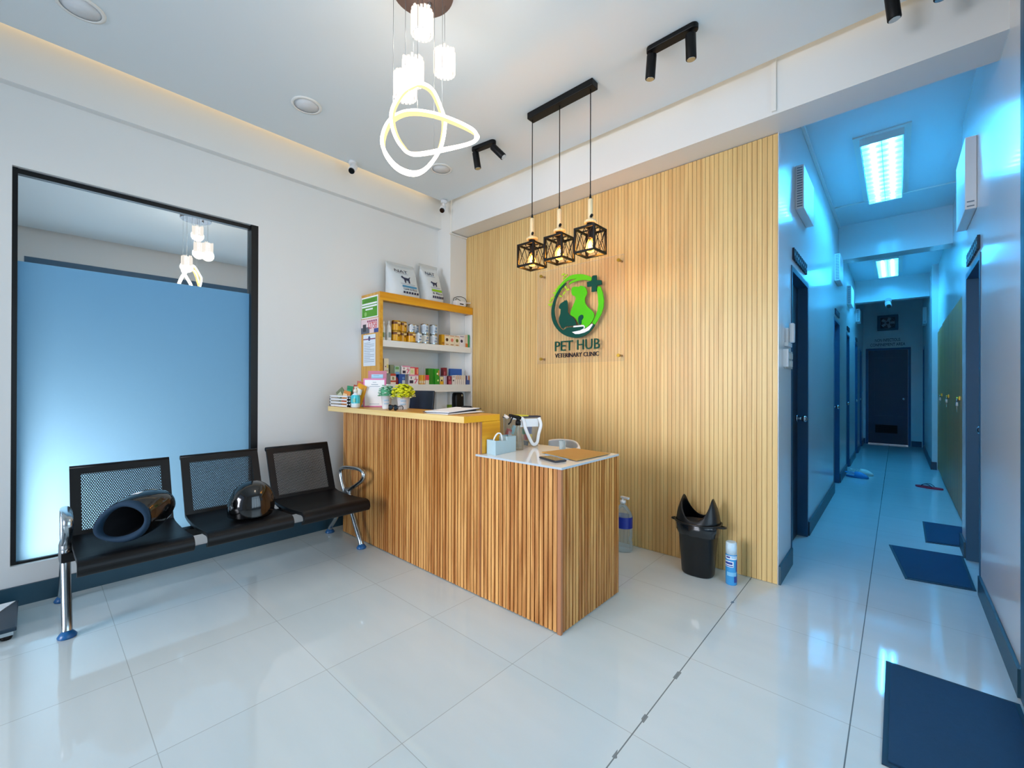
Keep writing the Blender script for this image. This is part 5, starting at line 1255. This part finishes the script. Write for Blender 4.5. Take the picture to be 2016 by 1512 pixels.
lk = T('locker_cabinet', 'tall brown wooden locker cabinet built along the hallway', 'cabinet', (.67, 7.3, 0))
m = MB().box(.476, .94, 5.0, 9.34, .001, 2.16); P('body', m, M['lock'], lk)
dy = [(5.003, 6.12), (6.125, 7.32), (7.325, 8.32), (8.325, 9.335)]
for i, (a, b) in enumerate(dy):
    m = MB().box(.455 if i < 3 else .462, .4755, a, b, .03, 2.155 if i < 3 else 2.13); dr = P('door', m, M['lock'], lk, .002)
    if i: 
        yl = a-.003 if i < 3 else a+.05
        m = MB().box(.445, .4545, yl-.09, yl+.09, 1.165, 1.20).cyl((.447, yl-.04, 1.182), (.43, yl-.04, 1.182), .012, n=12); P('latch', m, M['brass'], dr)
for yl, lab in ((6.08, 'nearest to the hallway doorway'), (7.28, 'between the other two'), (8.33, 'furthest down the hallway')):
    pk = T('padlock', 'small steel padlock with a key on the locker latch ' + lab, 'padlock', (.435, yl, 1.10), 'padlocks on the lockers')
    m = MB().box(.426, .444, yl-.022, yl+.022, 1.105, 1.145); P('body', m, M['steel'], pk, .003)
    m = MB().tube([(.435, yl-.014, 1.145), (.435, yl-.014, 1.17), (.435, yl, 1.18), (.435, yl+.014, 1.17), (.435, yl+.014, 1.145)], .004, 8); P('shackle', m, M['chrome'], pk)
    m = MB().box(.434, .436, yl-.004, yl+.004, 1.06, 1.104).lathe([(.001, 0), (.014, 0), (.014, .002), (.001, .002)], (.434, yl, 1.058), 14, axis='x'); P('key', m, M['chrome'], pk)

def vent(x, s, y0, y1, z0, z1, label):
    a, b = (x+.0005, x+.055) if s > 0 else (x-.055, x-.0005)
    v = T('ventilation_box', label, 'vent', (x, (y0+y1)/2, z0), 'white ventilation boxes high on the hallway walls')
    m = MB().box(a, b, y0, y1, z0, z1); P('housing', m, M['wplast'], v, .004)
    m = MB(); f_ = b if s > 0 else a
    for i in range(16 if s > 0 else 2):
        z = z0+.02+(z1-z0-.04)*i/15; m.box(x+s*.012 if s > 0 else x-.046, x+.046 if s > 0 else x-.012, y0-.0025, y0-.0002, z-.005, z+.003)
    P('grille', m, [K('#7d8c98')], v)
vent(HX, 1, 3.86, 4.38, 2.64, 2.97, 'white vent box above the first hallway doorway, beside the slats')
vent(HX, 1, 6.60, 7.02, 2.60, 2.93, 'white vent box above the second hallway doorway, before the beam')
vent(HX, 1, 8.32, 8.82, 2.55, 2.84, 'white vent box above the third hallway doorway')
vent(HX, 1, 10.26, 10.66, 2.50, 2.74, 'white vent box above the fourth hallway doorway, past the second beam')
vent(XR, -1, 4.12, 4.68, 2.47, 2.95, 'white vent box above the blue framed doorway')
vent(.40, -1, 10.9, 11.4, 2.45, 2.75, 'white vent box above the wall past the lockers')

def plate(x, s, y0, y1, z, h, n, label):   # rows of raised dark characters, seen edge-on and unreadable
    d = T('door_sign', label, 'sign', (x, (y0+y1)/2, z), 'dark door signs above the doorways')
    for i in range(n):
        a = y0+(y1-y0)*i/n; b = a+(y1-y0)/n*.82
        m = MB(); e0, e1 = (x+.0005, x+.014) if s > 0 else (x-.014, x-.0005)
        m.box(e0, e1, a, a+(b-a)*.3, z, z+h).box(e0, e1, b-(b-a)*.3, b, z, z+h).box(e0, e1, a+(b-a)*.3, b-(b-a)*.3, z+h*.4, z+h*.62); P('raised_character', m, M['navy'], d)
plate(HX, 1, 3.74, 4.36, 2.235, .085, 8, 'dark raised sign above the first doorway beside the slats')
plate(HX, 1, 6.62, 7.10, 2.19, .07, 6, 'dark raised sign above the second doorway')
plate(HX, 1, 8.3, 8.7, 2.155, .06, 5, 'dark raised sign above the third doorway')
plate(HX, 1, 10.1, 10.5, 2.14, .06, 5, 'dark raised sign above the fourth doorway')
plate(XR, -1, 3.97, 4.56, 2.17, .085, 8, 'dark raised sign above the blue framed doorway')

def letters(s, z, w, h, label):
    m = MB().text(s, w, h, lambda u_, v_, k: (-.165-w/2+u_, 12.5995-k, z+v_), .012)
    S('wall_lettering', m, M['navy'], label, 'sign', 'lettering above the far door')
letters('NON INFECTIOUS', 2.285, .42, .065, 'dark wall letters reading NON INFECTIOUS above the far door')
letters('CONFINEMENT AREA', 2.185, .58, .065, 'dark wall letters reading CONFINEMENT AREA above the far door')

ef = T('exhaust_fan', 'square exhaust fan high on the far hallway wall', 'fan', (-.16, 12.6, 2.52))
m = MB(); x0, x1, z0, z1 = -.335, .012, 2.525, 2.865
for a in ((x0, x1, z0, z0+.05), (x0, x1, z1-.05, z1), (x0, x0+.05, z0+.05, z1-.05), (x1-.05, x1, z0+.05, z1-.05)): m.box(a[0], a[1], 12.55, 12.5995, a[2], a[3])
P('housing', m, [K('#42707e')], ef, .004)
m = MB().box(x0+.05, x1-.05, 12.592, 12.5994, z0+.05, z1-.05); P('shutter', m, [K('#1c3c48')], ef)
m = MB(); cx, cz = (x0+x1)/2, (z0+z1)/2
for rr in (.05, .085, .115): m.tube([(cx+rr*math.cos(2*PI*i/32), 12.556, cz+rr*math.sin(2*PI*i/32)) for i in range(32)], .004, 6, True)
P('guard', m, M['chrome'], ef)
for k in range(5):
    a = 2*PI*k/5; m = MB().obox((cx+.06*math.cos(a), 12.575, cz+.06*math.sin(a)), (.10, .004, .05), (0, -a, 0)); P('blade', m, [K('#9cc0cc', .3)], ef)
m = MB().cyl((cx, 12.58, cz), (cx, 12.56, cz), .026, n=16); P('motor_hub', m, [K('#2a4c58')], ef)

ip = T('wall_phone', 'white intercom handset on the hallway wall end beside the slats', 'intercom', (HX, 3.53, 1.575))
m = MB().box(HX+.0005, HX+.022, 3.44, 3.60, 1.572, 1.60).box(HX+.0005, HX+.018, 3.47, 3.58, 1.60, 1.70); P('base', m, M['wplast'], ip, .003)
m = MB().box(HX+.0185, HX+.048, 3.50, 3.55, 1.60, 1.735); P('handset', m, M['wplast'], ip, .008)
sw = T('light_switch', 'grey multi gang light switch below the intercom handset', 'light switch', (HX, 3.55, 1.42))
m = MB().box(HX+.0005, HX+.014, 3.43, 3.665, 1.42, 1.545); P('plate', m, [K('#b8bcb8')], sw, .002)
for i in range(3):
    for j in range(2): m = MB().box(HX+.0142, HX+.02, 3.45+.07*i, 3.50+.07*i, 1.435+.055*j, 1.475+.055*j); P('rocker', m, [K('#d8d8d2')], sw)
m = MB().box(HX+.0005, HX+.03, 3.40, 3.425, 1.43, 1.55); S('switch_box', m, M['wplast'], 'narrow white switch box at the slat wall edge', 'switch')

def trunk(name, pts, w, label):
    m = MB()
    for (a, b) in pts: m.box(min(a[0], b[0])-w[0], max(a[0], b[0])+w[0], min(a[1], b[1])-w[1], max(a[1], b[1])+w[1], min(a[2], b[2])-w[2], max(a[2], b[2])+w[2])
    S('cable_trunking', m, M['white'], label, 'cable trunking', 'white cable trunking')
trunk('a', [((-.562, 3.012, 2.975), (-.562, 3.012, 3.34))], (.012, .0075, 0), 'white cable trunking up the beam face before the hallway')
trunk('b', [((-3.60, 3.012, 2.95), (-3.60, 3.012, 3.30)), ((-3.609, 3.004, 2.945), (-3.609, 3.24, 2.945))], (.0085, .0075, .008), 'white cable trunking round the corner column to the slats')
trunk('c', [((HX+.012, 3.30, 3.385), (HX+.012, 7.08, 3.385))], (.011, .0, .014), 'white cable trunking along the hallway wall under the ceiling')
trunk('d', [((HX+.03, 6.30, 3.393), (.9, 6.30, 3.393))], (0, .010, .006), 'thin white cable trunking across the hallway ceiling')

# clogs and flip-flop
def clog(c, ang, label, hx, hx2, grp):
    s = T('clog', label, 'shoe', c, grp); L, W = .27, .098
    def tr(m): return m.rot(ang).move(c)
    def out(k, z, e=0): return [((L/2*k)*math.cos(t)+e, (W/2*k)*math.sin(t)*(1+.16*math.cos(t)), z) for t in [2*PI*i/28 for i in range(28)]]
    m = MB().loft([out(.96, .001), out(1.0, .012), out(.98, .026)], caps=(True, True)); P('sole', tr(m), [K(hx2, .6)], s)
    m = MB(); rings = []
    for k in range(9):      # rounded toe cap and vamp
        t = k/8; xx = -.02+.152*t; w_ = W*.5*math.sqrt(max(0, 1-((xx-.015)/(L*.5-.012))**2))*1.0+.002; hh = .026+.062*(1-t**2.6)
        rings.append([(xx, w_*math.cos(a), .0262+(hh-.0262)*max(0, math.sin(a))) for a in [PI*i/14 for i in range(15)]])
    m.loft(rings, closed=False, caps=(False, False))
    o = P('upper', tr(m), [K(hx, .5)], s); sd = o.modifiers.new('shell', 'SOLIDIFY'); sd.thickness = .004
    m = MB().tube(smooth_open([(-.015, .046, .055), (-.08, .048, .06), (-.125, .025, .066), (-.13, 0, .068), (-.125, -.025, .066), (-.08, -.048, .06), (-.015, -.046, .055)], 4), .010, 8, ry=.004, up=(0, 0, 1)); P('heel_strap', tr(m), [K(hx, .5)], s)
clog((-.425, 7.80, 0), -.25, 'light blue clog lying nearer on the hallway floor', '#3f9ad8', '#2a78b4', 'pair of clogs by the hallway wall')
clog((-.385, 8.10, 0), -.15, 'off white clog behind the light blue one', '#dfe4dc', '#c4ccc6', 'pair of clogs by the hallway wall')
ff = T('flip_flop', 'dark red flip flop with black straps before the lockers', 'shoe', (.31, 7.62, 0))
def out(k, z): return [(.135*k*math.cos(t), (.046+.010*math.cos(t)*-1)*k*math.sin(t), z) for t in [2*PI*i/28 for i in range(28)]]
m = MB().loft([out(.97, .0005), out(1, .010), out(.99, .022)], caps=(True, True)).rot(-.32).move((.30, 7.62, 0)); P('sole', m, [K('#9a1c38', .6)], ff)
for k in (-1, 1):
    m = MB().tube(smooth_open([(-.075, 0, .023), (-.05, .012*k, .045), (0, .036*k, .052), (.04, .044*k, .024)], 5), .008, 8, ry=.0035, up=(0, 0, 1)).rot(-.32).move((.30, 7.62, 0)); P('strap', m, [K('#141c38', .5)], ff)
# ================================================================ camera and light
cam = bpy.data.cameras.new('camera'); co = bpy.data.objects.new('camera', cam); COL.objects.link(co)
yaw, pitch, roll, fpx = math.radians(41.927), math.radians(.1386), math.radians(.1565), 845.0
fw = Vector((-math.sin(yaw)*math.cos(pitch), math.cos(yaw)*math.cos(pitch), math.sin(pitch)))
r = Vector((math.cos(yaw), math.sin(yaw), 0)); u = r.cross(fw)
r, u = math.cos(roll)*r + math.sin(roll)*u, -math.sin(roll)*r + math.cos(roll)*u
co.matrix_world = Matrix(((r.x, u.x, -fw.x, 0), (r.y, u.y, -fw.y, 0), (r.z, u.z, -fw.z, 1.30), (0, 0, 0, 1)))
cam.sensor_fit = 'HORIZONTAL'; cam.sensor_width = 36; cam.lens = fpx*36/2016; cam.clip_start = .02; cam.clip_end = 100
SC.camera = co

def area(name, loc, aim, sx, sy, power, hx, spread=180):
    l = bpy.data.lights.new(name, 'AREA'); l.shape = 'RECTANGLE'; l.size = sx; l.size_y = sy; l.energy = power; l.color = C(hx)[:3]
    l.spread = math.radians(spread)
    o = bpy.data.objects.new(name, l); COL.objects.link(o); o.location = loc
    o.rotation_euler = (Vector(aim)-Vector(loc)).to_track_quat('-Z', 'Y').to_euler(); return o
def point(name, loc, power, hx, rad=.03):
    l = bpy.data.lights.new(name, 'POINT'); l.energy = power; l.color = C(hx)[:3]; l.shadow_soft_size = rad
    o = bpy.data.objects.new(name, l); COL.objects.link(o); o.location = loc; return o
area('daylight_shop_window', (-2.9, -6.5, 2.1), (-2.0, 2, 1.2), 4.5, 3.2, 600, '#f0f4ff')
area('daylight_entrance', (XR+.3, 1.3, 1.5), (-3, 1.3, 1.2), 2.6, 2.4, 75, '#e2efff')
area('panel_fill_low', (XL-.55, -.40, .35), (XL, .05, .45), .4, .6, 18, '#eaf4ff')  # added lamp in the closed space, whitens the frosted pane's low corner
area('panel_fill_blue', (XL-1.2, .6, 2.3), (XL, .5, 1.2), 1.2, 1.2, 4.2, '#38a0ee')  # added blue lamp, tints the rest of the frosted pane from behind
# warm strips in the ceiling cove
area('cove_strip_left', (-3.72, .9, 3.40), (-3.77, .9, 3.2), 3.9, .03, 1.7, '#ffd9a0').rotation_euler
area('cove_strip_back', (-1.7, 2.985, 3.40), (-1.7, 3.02, 3.2), 3.6, .03, 1.5, '#ffd9a0')
# hallway tubes
# reception lamps
for x, y, z in ((-1.73, 1.26, 3.02), (-1.69, 1.37, 2.82), (-1.80, 1.26, 2.80), (-1.72, 1.16, 2.64)): point('chandelier_glow', (x, y, z), 3.0, '#fff0da', .06)
for x in (-1.965, -1.72, -1.478): point('pendant_glow', (x, 2.40, 2.19), 9, '#ffbc5c', .02)

wd = bpy.data.worlds.new('sky'); SC.world = wd; wd.use_nodes = True
t = NT(wd); bg = t.n['Background']
tc = t.new('ShaderNodeTexCoord'); sp = t.new('ShaderNodeSeparateXYZ'); t.link(tc.outputs['Generated'], sp.inputs[0])
t.link(t.mix(t.math('MULTIPLY_ADD', sp.outputs[2], .5, .5), C('#8f9aa2'), C('#bcd8ff')), bg.inputs[0]); bg.inputs[1].default_value = .6
SC.view_settings.view_transform = 'Standard'; SC.view_settings.look = 'None'; SC.view_settings.gamma = 1
SC.view_settings.use_curve_mapping = False; SC.view_settings.exposure = .42
try:
    SC.cycles.use_denoising = True; SC.cycles.max_bounces = 10; SC.cycles.transparent_max_bounces = 16
except Exception: pass
